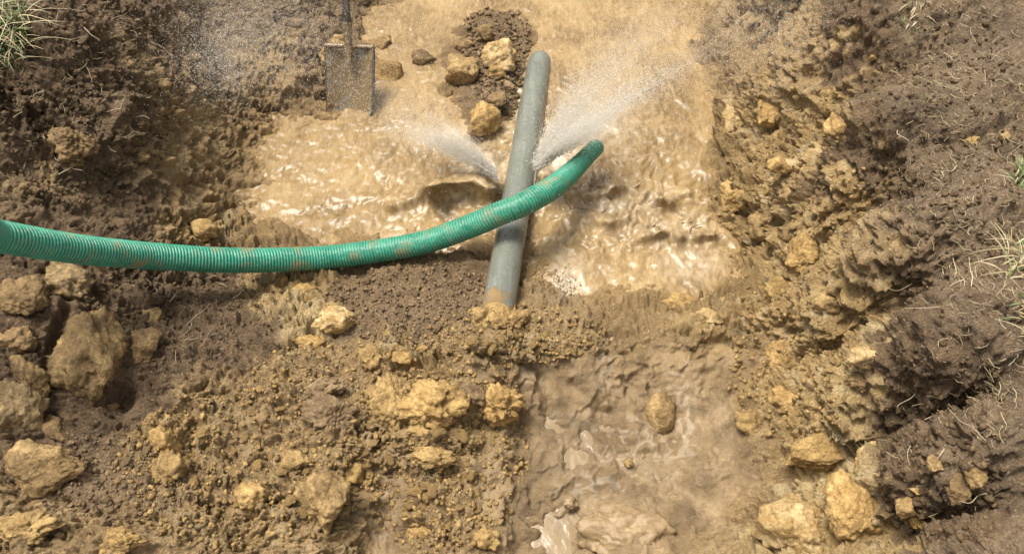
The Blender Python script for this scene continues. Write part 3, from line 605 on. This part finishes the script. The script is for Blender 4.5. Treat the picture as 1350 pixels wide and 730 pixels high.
def build_water():
    x = np.arange(-.86, .80, .0048); y = np.arange(-.22, 1.5, .0056); X, Y = np.meshgrid(x, y)
    wx = fbm(X, Y, X*0, 9, 2, 101)*.05; wy = fbm(X, Y, X*0, 9, 2, 103)*.05
    sw = 1-np.abs(fbm(X+wx, Y+wy, X*0, 7.5, 2, 105)); ch = 1-np.abs(fbm(X+wx, Y+wy, X*0+.3, 24, 2, 107)); pk = fbm(X, Y, X*0, 75, 2, 109, .6); pock, _ = lumps(X+wx*.3, Y+wy*.3, .017, 110, .8)
    near = foam_at(X, Y, [(690,230,200,110,1)])
    chop = foam_at(X, Y, [(840,275,120,60,1)])
    near = np.maximum(near, chop)
    Z = -.006+chop*(np.clip(ch, .55, 1)-.7)*.028+(sw-.7)*.014*(.4+near)+(ch-.7)*.008*(.5+near)+pk*.0016+pock*.0014
    DX = np.zeros(X.shape); DY = np.zeros(X.shape)
    def wave(pl, wd, hgt, lean, tex=.35):
        nonlocal Z, DX, DY
        g = ridge(X, Y, [at_z(a, b, 0) for a, b in pl], wd)*(1+tex*fbm(X, Y, X*0, 22, 2, 113)); Z = Z+g*hgt; DY = DY-g*g*lean
    wave([(572,256),(600,247),(625,246),(645,254)], .030, .075, .045, .2)
    wave([(520,272),(550,262),(585,256)], .022, .03, .012, .3)
    wave([(752,258),(785,262),(815,250)], .020, .030, .010, 1.0); wave([(850,262),(880,268),(905,260)], .018, .022, .008, 1.0)
    wave([(845,312),(875,310),(900,318),(935,312)], .016, .030, .012, 1.0)
    wave([(775,285),(800,298),(825,290)], .014, .022, .006, 1.0)
    wave([(705,190),(712,220),(716,250)], .03, .03, 0); wave([(645,210),(640,235)], .03, .03, 0)
    foam = np.maximum(foam_at(X, Y, [(730,205,34,26,.9),(800,265,60,30,.2),(900,300,50,24,.15),(640,225,26,16,.7),(590,180,50,14,.45),(790,170,40,18,.5),(745,385,24,36,.75),(910,345,40,18,.3),(830,290,60,22,.15),(560,330,60,14,.45)]), .55*sm(.28, .62, sw+.3*pk-.55)*near)
    foam = np.clip(foam*(.75+.7*fbm(X, Y, X*0, 45, 3, 121, .7)), 0, 1)
    V = np.stack([X+DX, Y+DY, Z], -1).reshape(-1, 3)
    o = mesh_np('muddy_water', V, grid_faces(*X.shape), M_WATER, attrs={'foam': foam}); tag(o, kind='structure')
    # puddle in the near mud
    x = np.arange(-.20, .42, .006); y = np.arange(-.80, -.10, .006); X, Y = np.meshgrid(x, y)
    Z = -.035+fbm(X, Y, X*0, 9, 2, 131)*.0015+fbm(X, Y, X*0, 40, 2, 133)*.0008
    foam = np.clip(.0*sm(.15, .55, fbm(X, Y, X*0, 10, 4, 135, .65)), 0, 1)
    o = mesh_np('puddle', np.stack([X, Y, Z], -1).reshape(-1, 3), grid_faces(*X.shape), M_PUD, attrs={'foam': foam}); tag(o, kind='structure')
M_PUD, _nt, _b = mat('puddle_water')
_co = _nt.nodes.new('ShaderNodeTexCoord').outputs['Object']
_c = mixc(_nt, noise(_nt, _co, 12, 4, .6), (.165,.112,.054), (.25,.178,.095)); _c = mixc(_nt, attr(_nt, 'foam').outputs['Fac'], _c, (.6,.52,.42))
_nt.links.new(_c, _b.inputs['Base Color']); _b.inputs['Roughness'].default_value = .24; bump(_nt, _b, noise(_nt, _co, 60, 3, .5, 0, 1), .003, .5)
build_water()

# ------------------------------------------------------------------ tubes along a path
def catmull(P, step):
    P = [np.asarray(p, float) for p in P]; P = [2*P[0]-P[1]]+P+[2*P[-1]-P[-2]]; out = []
    for i in range(1, len(P)-2):
        p0, p1, p2, p3 = P[i-1:i+3]
        for t in np.linspace(0, 1, 40, endpoint=False):
            out.append(.5*((2*p1)+(p2-p0)*t+(2*p0-5*p1+4*p2-p3)*t*t+(3*p1-p0-3*p2+p3)*t**3))
    out.append(P[-2]); out = np.array(out)
    L = np.concatenate([[0], np.cumsum(np.linalg.norm(np.diff(out, axis=0), axis=1))]); s = np.arange(0, L[-1], step)
    return np.stack([np.interp(s, L, out[:, i]) for i in range(3)], -1), s
def frames(C):
    T = np.gradient(C, axis=0); T /= np.linalg.norm(T, axis=1)[:, None]
    N = np.zeros_like(T); u = np.cross(T[0], [0, 0, 1.]); u /= np.linalg.norm(u)
    for i in range(len(C)):
        u = u-T[i]*(u@T[i]); u /= np.linalg.norm(u); N[i] = u
    return T, N, np.cross(T, N)
def tube_mesh(C, rad, seg, rfun=None):
    """rings of seg points; rad scalar or per ring; rfun(s_index, angle) multiplies"""
    T, N, B = frames(C); th = np.linspace(0, 2*np.pi, seg, endpoint=False)
    r = np.broadcast_to(np.asarray(rad, float).reshape(-1, 1), (len(C), seg)).copy()
    if rfun is not None: r = r*rfun(np.arange(len(C))[:, None], th[None, :])
    V = C[:, None]+r[..., None]*(np.cos(th)[None, :, None]*N[:, None]+np.sin(th)[None, :, None]*B[:, None])
    i = np.arange(len(C)*seg).reshape(len(C), seg); j = np.roll(i, -1, 1)
    F = np.stack([i[:-1], j[:-1], j[1:], i[1:]], -1).reshape(-1, 4)
    return V.reshape(-1, 3), F
def empty(name, loc, label, cat, group=None):
    o = bpy.data.objects.new(name, None); COL.objects.link(o); o.location = loc; o.empty_display_size = .05
    return tag(o, label, cat, group)
def child(o, root):
    o.parent = root; o.matrix_parent_inverse = Matrix.Translation(-Vector(root.location)); return o

# ------------------------------------------------------------------ green spiral hose
def hose_material(name, c1, c2, rough):
    m, nt, b = mat(name); co = nt.nodes.new('ShaderNodeTexCoord').outputs['Object']
    n1 = noise(nt, co, 30, 4, .6); n2 = noise(nt, co, 14, 6, .7, .53, .68); n3 = noise(nt, co, 120, 3, .6, .4, .7)
    c = mixc(nt, n1, c1, c2); c = mixc(nt, math_n(nt, 'MULTIPLY', n3, .26), c, (.26,.24,.15))
    c = mixc(nt, math_n(nt, 'MULTIPLY', n2, .75), c, (.27,.165,.07)); nt.links.new(c, b.inputs['Base Color'])
    rr = math_n(nt, 'ADD', math_n(nt, 'MULTIPLY', n2, .35), rough); nt.links.new(rr, b.inputs['Roughness'])
    bump(nt, b, n3, .0012, .5); return m
HP = [(0,312,1.42),(100,328,1.57),(200,337.5,1.73),(300,343,1.84),(380,342,1.92),(450,337,1.97),(553,321,1.985),(620,298,1.955),(655,283,1.93),(690,269,1.925),(730,246,1.97),(757,223,2.04),(773,207,2.09),(787,193,2.13)]
pts = [(-2.6,-.75,.60),(-1.9,-.66,.60),(-1.4,-.5,.62)]+[tuple(at_depth(-100,296,1.30))]+[tuple(at_depth(*p)) for p in HP]
HR = .0288; PIT = .0074
C, S_ = catmull(pts, .0019)
T_, N_, B_ = frames(C)
root = empty('suction_hose', tuple(C[-1]), 'green corrugated spiral hose crossing over the grey pipe', 'hose')
th = np.linspace(0, 2*np.pi, 30, endpoint=False)
def corr(i, t): return 1+.014*np.cos(2*np.pi*(S_[i]/PIT)-t)
nz_ = 1+0.0*S_
TAP = 1-.26*sm(S_[-1]-.30, S_[-1], S_)
V, F = tube_mesh(C, HR*TAP, 26, corr)
M_HOSE = hose_material('green_hose_plastic', (.005,.115,.068), (.010,.19,.115), .36)
child(mesh_np('tube', V, F, M_HOSE), root)
# raised spiral of stiffer, paler plastic
per = 24; nt_ = int(S_[-1]/PIT*per); ss = np.linspace(0, S_[-1]-.004, nt_); ph = 2*np.pi*ss/PIT
Ci = np.stack([np.interp(ss, S_, C[:, i]) for i in range(3)], -1); Ni = np.stack([np.interp(ss, S_, N_[:, i]) for i in range(3)], -1); Bi = np.stack([np.interp(ss, S_, B_[:, i]) for i in range(3)], -1); Ti = np.stack([np.interp(ss, S_, T_[:, i]) for i in range(3)], -1)
rd = np.cos(ph)[:, None]*Ni+np.sin(ph)[:, None]*Bi
prof = [(-.0026, -.0008), (-.0017, .0008), (0, .0013), (.0017, .0008), (.0026, -.0008)]
V = np.stack([Ci+rd*(HR*1.01*np.interp(ss, S_, TAP)[:, None]+h)+Ti*a for a, h in prof], 1).reshape(-1, 3)
child(mesh_np('spiral_rib', V, grid_faces(nt_, len(prof)), hose_material('pale_green_rib_plastic', (.010,.19,.12), (.035,.29,.195), .36)), root)
# cut mouth: wall thickness and dark bore
e0 = len(C)-1; rings = []
for dr, back in ((1.0, 0), (.86, 0), (.84, .08), (.2, .085)):
    rings.append(C[e0]-T_[e0]*back+HR*.74*dr*(np.cos(th)[:, None]*N_[e0]+np.sin(th)[:, None]*B_[e0]))
i = np.arange(4*30).reshape(4, 30); j = np.roll(i, -1, 1)
F = np.stack([i[:-1], j[:-1], j[1:], i[1:]], -1).reshape(-1, 4)
child(mesh_np('mouth', np.concatenate(rings), F, hose_material('dark_green_bore', (.004,.04,.028), (.008,.07,.05), .5)), root)

# ------------------------------------------------------------------ grey pipe
a = at_z(650, 448, .068); b_ = at_z(713.5, 72, -.026); ax = b_-a; Lp = np.linalg.norm(ax)
root = empty('burst_pipe', tuple(a), 'grey plastic pipe with its lower end buried in soil and spray bursting from it', 'pipe')
NS = 120; t = np.concatenate([np.linspace(-.05, .94, NS-16), .94+.06*np.sin(np.linspace(.1, np.pi/2, 16))]); C = a+ax*t[:, None]; C[:, 2] += .004*np.sin(t*3.1)-.10*sm(.10, -.05, t)
PR = .0395; rad = PR*np.ones(NS); rad *= np.sqrt(np.clip(1-np.clip((t-.94)/.0605, 0, 1)**2, .002, 1))
V, F = tube_mesh(C, rad, 48); mudc = np.repeat(np.clip(sm(.16, .0, t)*1.0+.18*sm(.4, .15, t)+.1, 0, 1), 48)
m, nt, b = mat('weathered_grey_pipe'); co = nt.nodes.new('ShaderNodeTexCoord').outputs['Object']
n1 = noise(nt, co, 12, 4, .6); n2 = noise(nt, co, 55, 5, .7, .60, .74); n4 = noise(nt, co, 160, 3, .6, .62, .72)
mp = nt.nodes.new('ShaderNodeMapping'); mp.inputs['Scale'].default_value = (90, 4, 90); nt.links.new(co, mp.inputs[0])
st = noise(nt, mp.outputs[0], 1, 3, .6, .5, .75)
c = mixc(nt, n1, (.115,.122,.100), (.165,.172,.142)); c = mixc(nt, math_n(nt, 'MULTIPLY', st, .3), c, (.27,.275,.245)); c = mixc(nt, math_n(nt, 'MULTIPLY', n2, .6), c, (.30,.205,.10)); c = mixc(nt, math_n(nt, 'MULTIPLY', n4, .5), c, (.55,.45,.32)); mk = math_n(nt, 'GREATER_THAN', math_n(nt, 'ADD', attr(nt, 'mudcoat').outputs['Fac'], noise(nt, co, 34, 6, .7, .2, .8)), 1.12); c = mixc(nt, mk, c, mixc(nt, n1, (.17,.107,.042), (.30,.20,.09)))
nt.links.new(c, b.inputs['Base Color']); b.inputs['Roughness'].default_value = .3; nt.links.new(math_n(nt, 'ADD', math_n(nt, 'MULTIPLY', math_n(nt, 'MAXIMUM', n2, mk), .5), .28), b.inputs['Roughness']); bump(nt, b, math_n(nt, 'ADD', n2, math_n(nt, 'MULTIPLY', mk, math_n(nt, 'ADD', noise(nt, co, 200, 4, .7), 1.))), .003, .7)
child(mesh_np('pipe_wall', V, F, m, attrs={'mudcoat': mudc}), root)
T, N, B = frames(C)
# mud stuck on the buried end: a lumpy shell over part of the surface
tt = np.linspace(.03, .20, 70); aa = np.linspace(-2.6, 2.6, 90); TT, AA = np.meshgrid(tt, aa, indexing='ij')
Cm = a+ax*TT[..., None]; Nn = np.interp(0, [0], [0]); u0, v0 = N[20], B[20]
upang = math.atan2(v0[2], u0[2])
dirs = np.cos(AA+upang)[..., None]*u0+np.sin(AA+upang)[..., None]*v0
pz = fbm(TT*6, AA*.8, TT*0, 2.3, 3, 211, .6)
thick = np.clip((.035-TT)*.20+pz*.014-.002+.003*np.exp(-((AA-.9)/.6)**2), -.004, .010)
lp, _ = lumps(TT*Lp, AA*.04, .011, 212, .8); thick = thick+np.where(thick > 0, lp*.004, 0)
V = (Cm+dirs*(PR+thick)[..., None]).reshape(-1, 3)
child(mesh_np('mud_crust', V, grid_faces(70, 90), M_ROCK['clay']), root)
# burst seam under the hose crossing: a split lip on each flank
for sgn in (-1, 1):
    p0 = at_z(690+sgn*16, 232, .05); C2 = np.array([p0+ax/Lp*q for q in np.linspace(-.05, .05, 12)])
    V, F = tube_mesh(C2, .004*np.sin(np.linspace(.2, 2.94, 12)), 8)
    child(mesh_np('split_lip', V, F, m), root)

# ------------------------------------------------------------------ spade leaning on the back slope
m, nt, b = mat('wet_worn_steel'); co = nt.nodes.new('ShaderNodeTexCoord').outputs['Object']
n1 = noise(nt, co, 18, 5, .65); n2 = noise(nt, co, 60, 5, .7, .5, .7)
c = mixc(nt, n1, (.09,.088,.08), (.30,.295,.275)); c = mixc(nt, noise(nt, co, 22, 6, .72, .34, .50), c, (.17,.112,.052)); c = mixc(nt, noise(nt, co, 170, 4, .7, .52, .64), c, (.36,.29,.19)); nt.links.new(c, b.inputs['Base Color']); b.inputs['Metallic'].default_value = .15
nt.links.new(math_n(nt, 'ADD', math_n(nt, 'MULTIPLY', n2, .4), .3), b.inputs['Roughness']); bump(nt, b, n2, .002, .5); M_STEEL = m
m, nt, b = mat('dark_shaft'); co = nt.nodes.new('ShaderNodeTexCoord').outputs['Object']
nt.links.new(mixc(nt, noise(nt, co, 60, 4, .6), (.028,.024,.020), (.075,.062,.048)), b.inputs['Base Color']); b.inputs['Roughness'].default_value = .45; M_SHAFT = m
tip = at_z(460, 150, .008); neck = at_z(461, 62, .135); shaftend = at_z(448, -160, .52)
axb = neck-tip; bl = np.linalg.norm(axb); axb /= bl; side = np.array([1., .05, 0]); side -= axb*(side@axb); side /= np.linalg.norm(side); nrm = np.cross(side, axb)
if nrm[2] < 0: nrm = -nrm
root = empty('spade', tuple(tip), 'spade with wet steel blade leaning on the muddy back slope', 'spade')
nu, nv = 21, 31; U, W_ = np.meshgrid(np.linspace(-1, 1, nu), np.linspace(0, 1, nv))
wid = .071*(1-.05*(1-W_))*np.where(W_ < .06, .90+W_*1.6, 1)
off = -.034*(1-U**2)*.8+.010*W_**2-.006*np.cos(W_*3)
rise = .010*np.exp(-(U/.25)**2)*sm(.55, 1, W_)
Vf = tip+side*(U*wid)[..., None]+axb*(W_*bl-.010*(1-U**2)*(1-W_)*1.4)[..., None]+nrm*(off+rise+.002)[..., None]
Vb = Vf-nrm*.003
nF = grid_faces(nv, nu); n0 = nu*nv
loop = list(range(nu))+[r*nu+nu-1 for r in range(1, nv)]+[(nv-1)*nu+c for c in range(nu-2, -1, -1)]+[r*nu for r in range(nv-2, 0, -1)]
side_f = [[loop[i], loop[(i+1) % len(loop)], loop[(i+1) % len(loop)]+n0, loop[i]+n0] for i in range(len(loop))]
child(mesh_np('blade', np.concatenate([Vf.reshape(-1, 3), Vb.reshape(-1, 3)]), np.concatenate([nF, nF[:, ::-1]+n0, np.array(side_f)]), M_STEEL), root)
fl = np.array([tip+side*.0715+axb*q+nrm*.010 for q in np.linspace(.012, bl, 14)]); V, F = tube_mesh(fl, .0045, 8); child(mesh_np('side_flange', V, F, M_SHAFT), root)
for sg in (-1, 1):   # folded treads at the shoulders
    C2 = np.array([neck+side*sg*q+nrm*.012 for q in np.linspace(.018, .070, 8)]); V, F = tube_mesh(C2, .006, 8); child(mesh_np('tread', V, F, M_STEEL), root)
C2 = np.array([neck-axb*.05+nrm*.012, neck+nrm*.020, neck+(shaftend-neck)*.16+nrm*.022]); C2, _ = catmull(C2, .01); V, F = tube_mesh(C2, np.linspace(.009, .0145, len(C2)), 16); child(mesh_np('socket', V, F, M_STEEL), root)
C2 = np.array([neck+(shaftend-neck)*q+nrm*.022 for q in np.linspace(.10, 2.2, 20)]); V, F = tube_mesh(C2, .0115, 16); child(mesh_np('shaft', V, F, M_SHAFT), root)

# ------------------------------------------------------------------ splashes: strands of muddy water thrown up
def strands(name, defs, label):
    VV = []; FF = []; k = 0
    for pl, r in defs:
        P, _ = catmull([at_z(a, b, z*.10-.001) for a, b, z in pl], .004)
        L = len(P); P = P+.004*np.stack([fbm(P[:, 0], P[:, 1], P[:, 2], 30, 2, 301+q) for q in range(3)], -1)
        rr = r*.62*(.75+.6*np.abs(fbm(P[:, 0], P[:, 1], P[:, 2], 26, 2, 311)))*np.clip(np.minimum(np.arange(L), np.arange(L)[::-1])/5+.25, 0, 1)
        V, F = tube_mesh(P, rr, 8); VV.append(V); FF.append(F+k); k += len(V)
    o = mesh_np(name, np.concatenate(VV), np.concatenate(FF), M_WATER, attrs={'foam': np.full(k, .12)}); return tag(o, label, 'splash')
strands('splash', [([(752,262,.0),(775,258,.035),(800,256,.04),(830,250,.03),(850,240,.01)],.006), ([(775,258,.035),(782,278,.03),(800,300,.0)],.0045), ([(790,250,.04),(800,272,.035),(790,283,.01)],.004),
   ([(800,256,.04),(806,236,.045),(800,225,.02)],.004), ([(800,300,.0),(812,290,.02),(830,288,.0)],.004), ([(757,272,.0),(770,275,.02),(785,272,.03)],.006), ([(770,240,.03),(790,246,.05),(812,240,.04)],.004)], 'stringy muddy splash of water below the hose mouth')
strands('splash', [([(842,312,.0),(862,314,.025),(885,309,.03),(905,316,.03),(930,314,.02),(946,302,.0)],.006), ([(862,314,.025),(858,300,.02),(868,292,.0)],.004), ([(905,316,.03),(912,300,.03),(925,296,.0)],.004), ([(880,290,.01),(896,294,.025),(915,290,.0)],.004)], 'curling lip of muddy splash beside the right wall')

# ------------------------------------------------------------------ spray
m, nt, b = mat('water_spray'); b.inputs['Base Color'].default_value = (.93,.90,.84, 1); b.inputs['Roughness'].default_value = .25
tr = nt.nodes.new('ShaderNodeBsdfTranslucent'); tr.inputs[0].default_value = (.95,.92,.86, 1); mx = nt.nodes.new('ShaderNodeMixShader'); mx.inputs[0].default_value = .6
nt.links.new(b.outputs[0], mx.inputs[1]); nt.links.new(tr.outputs[0], mx.inputs[2]); nt.links.new(mx.outputs[0], nt.nodes['Material Output'].inputs[0]); M_SPRAY = m
OV = np.array([[1.2,0,0],[-.6,1.1,0],[-.6,-.55,.95],[-.6,-.55,-.95]]); OF = np.array([[0,1,2],[0,2,3],[0,3,1],[1,3,2]])
def drops(name, P, D, R, E, label, cat):
    """P points, D unit directions, R radii, E elongation"""
    A_ = np.cross(D, np.array([.3, .2, 1.])); A_ /= np.linalg.norm(A_, axis=1)[:, None]; B2 = np.cross(D, A_)
    V = P[:, None]+R[:, None, None]*(OV[None, :, 0:1]*D[:, None]*E[:, None, None]+OV[None, :, 1:2]*A_[:, None]+OV[None, :, 2:3]*B2[:, None])
    F = OF[None]+(np.arange(len(P))*4)[:, None, None]
    o = mesh_np(name, V.reshape(-1, 3), F.reshape(-1, 3), M_SPRAY); return tag(o, label, cat, kind='stuff')
def jet(src, quad, zr, cnt, tpow, spread, r0, r1, el):
    """droplets on arcs from a split in the pipe to a far patch; quad = corners of the patch"""
    S0 = at_z(*src); nr = 170; ri = rng.integers(0, nr, cnt); a = (rng.random(nr)[ri]+rng.normal(size=cnt)*.008); b = (rng.random(nr)**.8)[ri]+rng.normal(size=cnt)*.008; q = np.array(quad, float)
    g = (q[0]*(1-a[:, None])+q[1]*a[:, None])*(1-b[:, None])+(q[3]*(1-a[:, None])+q[2]*a[:, None])*b[:, None]
    zz = zr[0]+(zr[1]-zr[0])*rng.random(nr)[ri]
    d = FW+np.array([1., 0, 0])*((g[:, 0]-675)*K)[:, None]+UP*((365-g[:, 1])*K)[:, None]; Tt = CAM+d*((zz-CAM[2])/d[:, 2])[:, None]
    t = rng.random(cnt)**tpow
    P = S0+(Tt-S0)*t[:, None]; P[:, 2] += .10*t*(1-t); P += rng.normal(size=(cnt, 3))*(spread*(.12+.8*t)*np.where(rng.random(cnt) < .55, .22, 1))[:, None]
    D = Tt-S0; D /= np.linalg.norm(D, axis=1)[:, None]; D += rng.normal(size=D.shape)*.12; D /= np.linalg.norm(D, axis=1)[:, None]
    R = (r0+(r1-r0)*rng.random(cnt)**3)*(1.15-.5*t); E = 1+el*(1-t)*rng.random(cnt)+(rng.random(cnt) < .05)*22*(1-t)*rng.random(cnt)
    keep = P[:, 2] > -.005
    return P[keep], D[keep], R[keep], E[keep]
def join(*js): return [np.concatenate(x) for x in zip(*js)]
J = join(jet((706,222,.10), [(765,168),(880,60),(1020,20),(850,150)], (.16,.42), 29000, .95, .03, .0004, .0012, 5),
         jet((706,214,.10), [(722,150),(815,-40),(970,-40),(850,120)], (.10,.35), 36000, .85, .05, .0004, .0010, 5),
         jet((712,222,.12), [(735,178),(795,186),(815,166),(765,160)], (.16,.24), 15000, .65, .02, .0005, .0012, 4))
drops('water_spray', *J, 'white fan of spray shooting from under the hose over the pipe to the right', 'spray')
J = join(jet((656,236,.08), [(600,216),(470,165),(480,132),(600,190)], (.03,.12), 24000, .8, .022, .0004, .0012, 5),
         jet((652,228,.08), [(560,180),(400,110),(500,90),(600,165)], (.05,.25), 16000, .95, .045, .0004, .0009, 4))
drops('water_spray', *J, 'white jet of spray shooting from the pipe towards the spade', 'spray')
# drifting mist of the finest drops
def cloud(px, py, rx, ry, zr, cnt, r0, r1):
    a = rng.normal(size=(cnt, 2))*.5; zz = zr[0]+(zr[1]-zr[0])*rng.random(cnt); d = FW+np.array([1., 0, 0])*((px+rx*a[:, 0]-675)*K)[:, None]+UP*((365-py-ry*a[:, 1])*K)[:, None]; P = CAM+d*((zz-CAM[2])/d[:, 2])[:, None]
    D = rng.normal(size=(cnt, 3)); D /= np.linalg.norm(D, axis=1)[:, None]
    return P, D, r0+(r1-r0)*rng.random(cnt)**3, np.ones(cnt)+.6*rng.random(cnt)
J = join(cloud(340,30,130,100,(.25,.6),19000,.00035,.0009), cloud(290,80,60,60,(.25,.5),6000,.00035,.0009), cloud(470,60,130,110,(.2,.5),4500,.00035,.0009), cloud(1010,20,110,90,(.3,.6),10000,.00035,.0009), cloud(900,50,130,110,(.2,.5),7500,.00035,.0009), cloud(700,150,220,130,(.1,.4),2500,.0004,.0010))
drops('mist', *J, 'fine drifting mist of droplets over the back of the pit', 'mist')
# foam bubbles
def bubbles(jobs):
    V0, F0 = ico(1); VV = []; FF = []; k = 0
    for px, py, rx, ry, z, cnt in jobs:
        for _ in range(cnt):
            u, v = rng.normal(size=2)*.5; p = at_z(px+rx*u, py+ry*v, z); r = .0009+.0030*rng.random()**3
            VV.append(V0*np.array([r, r, r*.7])+p); FF.append(F0+k); k += len(V0)
    o = mesh_np('foam', np.concatenate(VV), np.concatenate(FF), M_FOAM); return tag(o, 'pale foam bubbles on the muddy water', 'foam', kind='stuff')
M_FOAM, _nt, _b = mat('foam'); _b.inputs['Base Color'].default_value = (.42,.34,.24, 1); _b.inputs['Roughness'].default_value = .2
bubbles([(742,378,18,26,.002,420),(757,405,12,14,.004,200)])

# ------------------------------------------------------------------ grass and roots
def blade_material(name, lo, hi):
    m, nt, b = mat(name); oi = attr(nt, 'tone').outputs['Fac']; nt.links.new(mixc(nt, oi, lo, hi), b.inputs['Base Color']); b.inputs['Roughness'].default_value = .6; return m
M_GREEN = blade_material('grass_blades', (.05,.095,.022), (.17,.22,.075)); M_STRAW = blade_material('dry_straw', (.24,.18,.085), (.52,.43,.26))
def blades(name, bases, lens, lean, wd, material):
    VV = []; FF = []; tn = []; k = 0
    for p in bases:
        L = rng.uniform(*lens); az = rng.random()*6.28; d = np.array([math.cos(az), math.sin(az), 0]); sdv = np.array([-d[1], d[0], 0]); ln = rng.uniform(*lean); w_ = wd*rng.uniform(.6, 1.2); tw = rng.random()
        for i in range(6):
            q = i/5; c = p+d*(L*q*ln*(.4+.6*q))+np.array([0, 0, L*q*(1-.65*ln*q)]); hw = w_*(1-q**2)*.5+.0002
            VV += [c-sdv*hw, c+sdv*hw]; tn += [tw, tw]
            if i: FF.append([k+2*i-2, k+2*i-1, k+2*i+1, k+2*i])
        k += 12
    return mesh_np(name, np.array(VV), np.array(FF), material, attrs={'tone': tn})
def grass_tuft(zone, nb, ns, label, lens, kind=None):
    P, dp = pick(zone, nb+ns)
    root = empty('grass_tuft', tuple(P[0]), label, 'grass', 'grass tufts on the bank tops')
    if nb: child(blades('green_blades', P[:nb], lens, (.3, 1.1), .0032, M_GREEN), root)
    if ns: child(blades('straw_blades', P[nb:], (lens[0], lens[1]*1.25), (.6, 1.4), .0022, M_STRAW), root)
    return root
grass_tuft((8,42,36,48), 230, 170, 'grass tuft with straw at the top edge of the left bank', (.03, .085))
grass_tuft((-40,60,36,70), 200, 100, 'grass tuft just behind the straw edge of the left bank', (.03, .085))
grass_tuft((1343,234,9,16), 34, 14, 'small green grass tuft on the right bank top', (.02, .05))
grass_tuft((1336,352,16,34), 8, 46, 'dry straw tuft on the right bank edge', (.025, .06))
grass_tuft((1347,420,12,34), 4, 30, 'pale withered grass tuft below the dry straw tuft', (.02, .05))
grass_tuft((1205,22,22,22), 18, 14, 'thin dull grass tuft at the top of the right wall', (.015, .04))
m, nt, b = mat('pale_root'); nt.links.new(mixc(nt, nt.nodes.new('ShaderNodeObjectInfo').outputs['Random'], (.16,.115,.07), (.46,.38,.26)), b.inputs['Base Color']); b.inputs['Roughness'].default_value = .7; M_ROOT = m
def root_obj(P, r, label, group=None):
    C, _ = catmull(P, .004); V, F = tube_mesh(C-C[0], r*np.linspace(1, .45, len(C)), 6); o = mesh_np('root', V, F, M_ROOT); o.location = C[0]; return tag(o, label, 'root', group)
def root_px(pl, r, label): root_obj([on_ground(a, b)[0]+np.array([0, -.004, .012]) for a, b in pl], r, label)
root_px([(1118,640),(1150,622),(1190,604),(1216,590)], .0013, 'long straight thin root crossing the dark slope above the pale stone')
root_px([(1238,592),(1232,604),(1222,618)], .0012, 'short pale root beside the small clean pale stone')
root_px([(62,470),(84,474),(100,486),(112,500)], .0016, 'pale bent root across the tall tan boulder')
root_px([(298,430),(300,446),(296,466)], .0010, 'thin upright root on the dark soil below the hose')
for zone, cnt, lab, grp in [((110,130,120,120),22,'thin pale root fibre poking from the dark left bank','root fibres of the left bank'), ((1250,200,100,190),30,'thin dry root fibre on the right bank','root fibres of the right bank'),
                            ((1260,520,80,160),18,'thin root fibre hanging on the slope under the right bank','root fibres under the right bank'), ((230,410,100,60),10,'thin root fibre in the dark bank beneath the hose','root fibres under the hose')]:
    P, dp = pick(zone, cnt)
    for p in P:
        az = random.random()*6.28; L = random.uniform(.025, .075); d = np.array([math.cos(az), math.sin(az), random.uniform(-.2, .3)]); q = [p+np.array([0, 0, .004])]
        for i in range(3): q.append(q[-1]+d*L/3+np.array([random.gauss(0, 1), random.gauss(0, 1), random.gauss(.1, .5)])*L*.12)
        root_obj(q, random.uniform(.0006, .0012), lab, grp)
def litter(name, jobs, label):
    VV = []; FF = []; tn = []; k = 0
    for zone, cnt in jobs:
        P, dp = pick(zone, cnt)
        for p in P:
            az = rng.random()*6.28; L = rng.uniform(.008, .032); bend = rng.normal()*.5; tw = rng.random(); c = p+np.array([0, 0, .004]); r = rng.uniform(.0003, .0007)
            for i in range(4):
                a2 = az+bend*i; sdv = np.array([-math.sin(a2), math.cos(a2), 0]); VV += [c-sdv*r, c+sdv*r, c+np.array([0, 0, 1.6*r])]; tn += [tw]*3
                if i: q = k+3*i; FF += [[q-3, q-2, q+1, q], [q-2, q-1, q+2, q+1], [q-1, q-3, q, q+2]]
                c = c+np.array([math.cos(a2), math.sin(a2), rng.normal()*.25])*L/3
            k += 12
    o = mesh_np(name, np.array(VV), np.array(FF), M_STRAW, attrs={'tone': tn}); return tag(o, label, 'straw', kind='stuff')
litter('straw_litter', [((1270,180,90,200),420),((1310,420,60,160),260),((1240,560,70,140),90),((110,100,120,110),160),((250,410,100,60),60)], 'fine dry straw and root hairs scattered over the banks')
print('tris', sum(len(o.data.loops)-2*len(o.data.polygons) for o in COL.objects if o.type == 'MESH'))
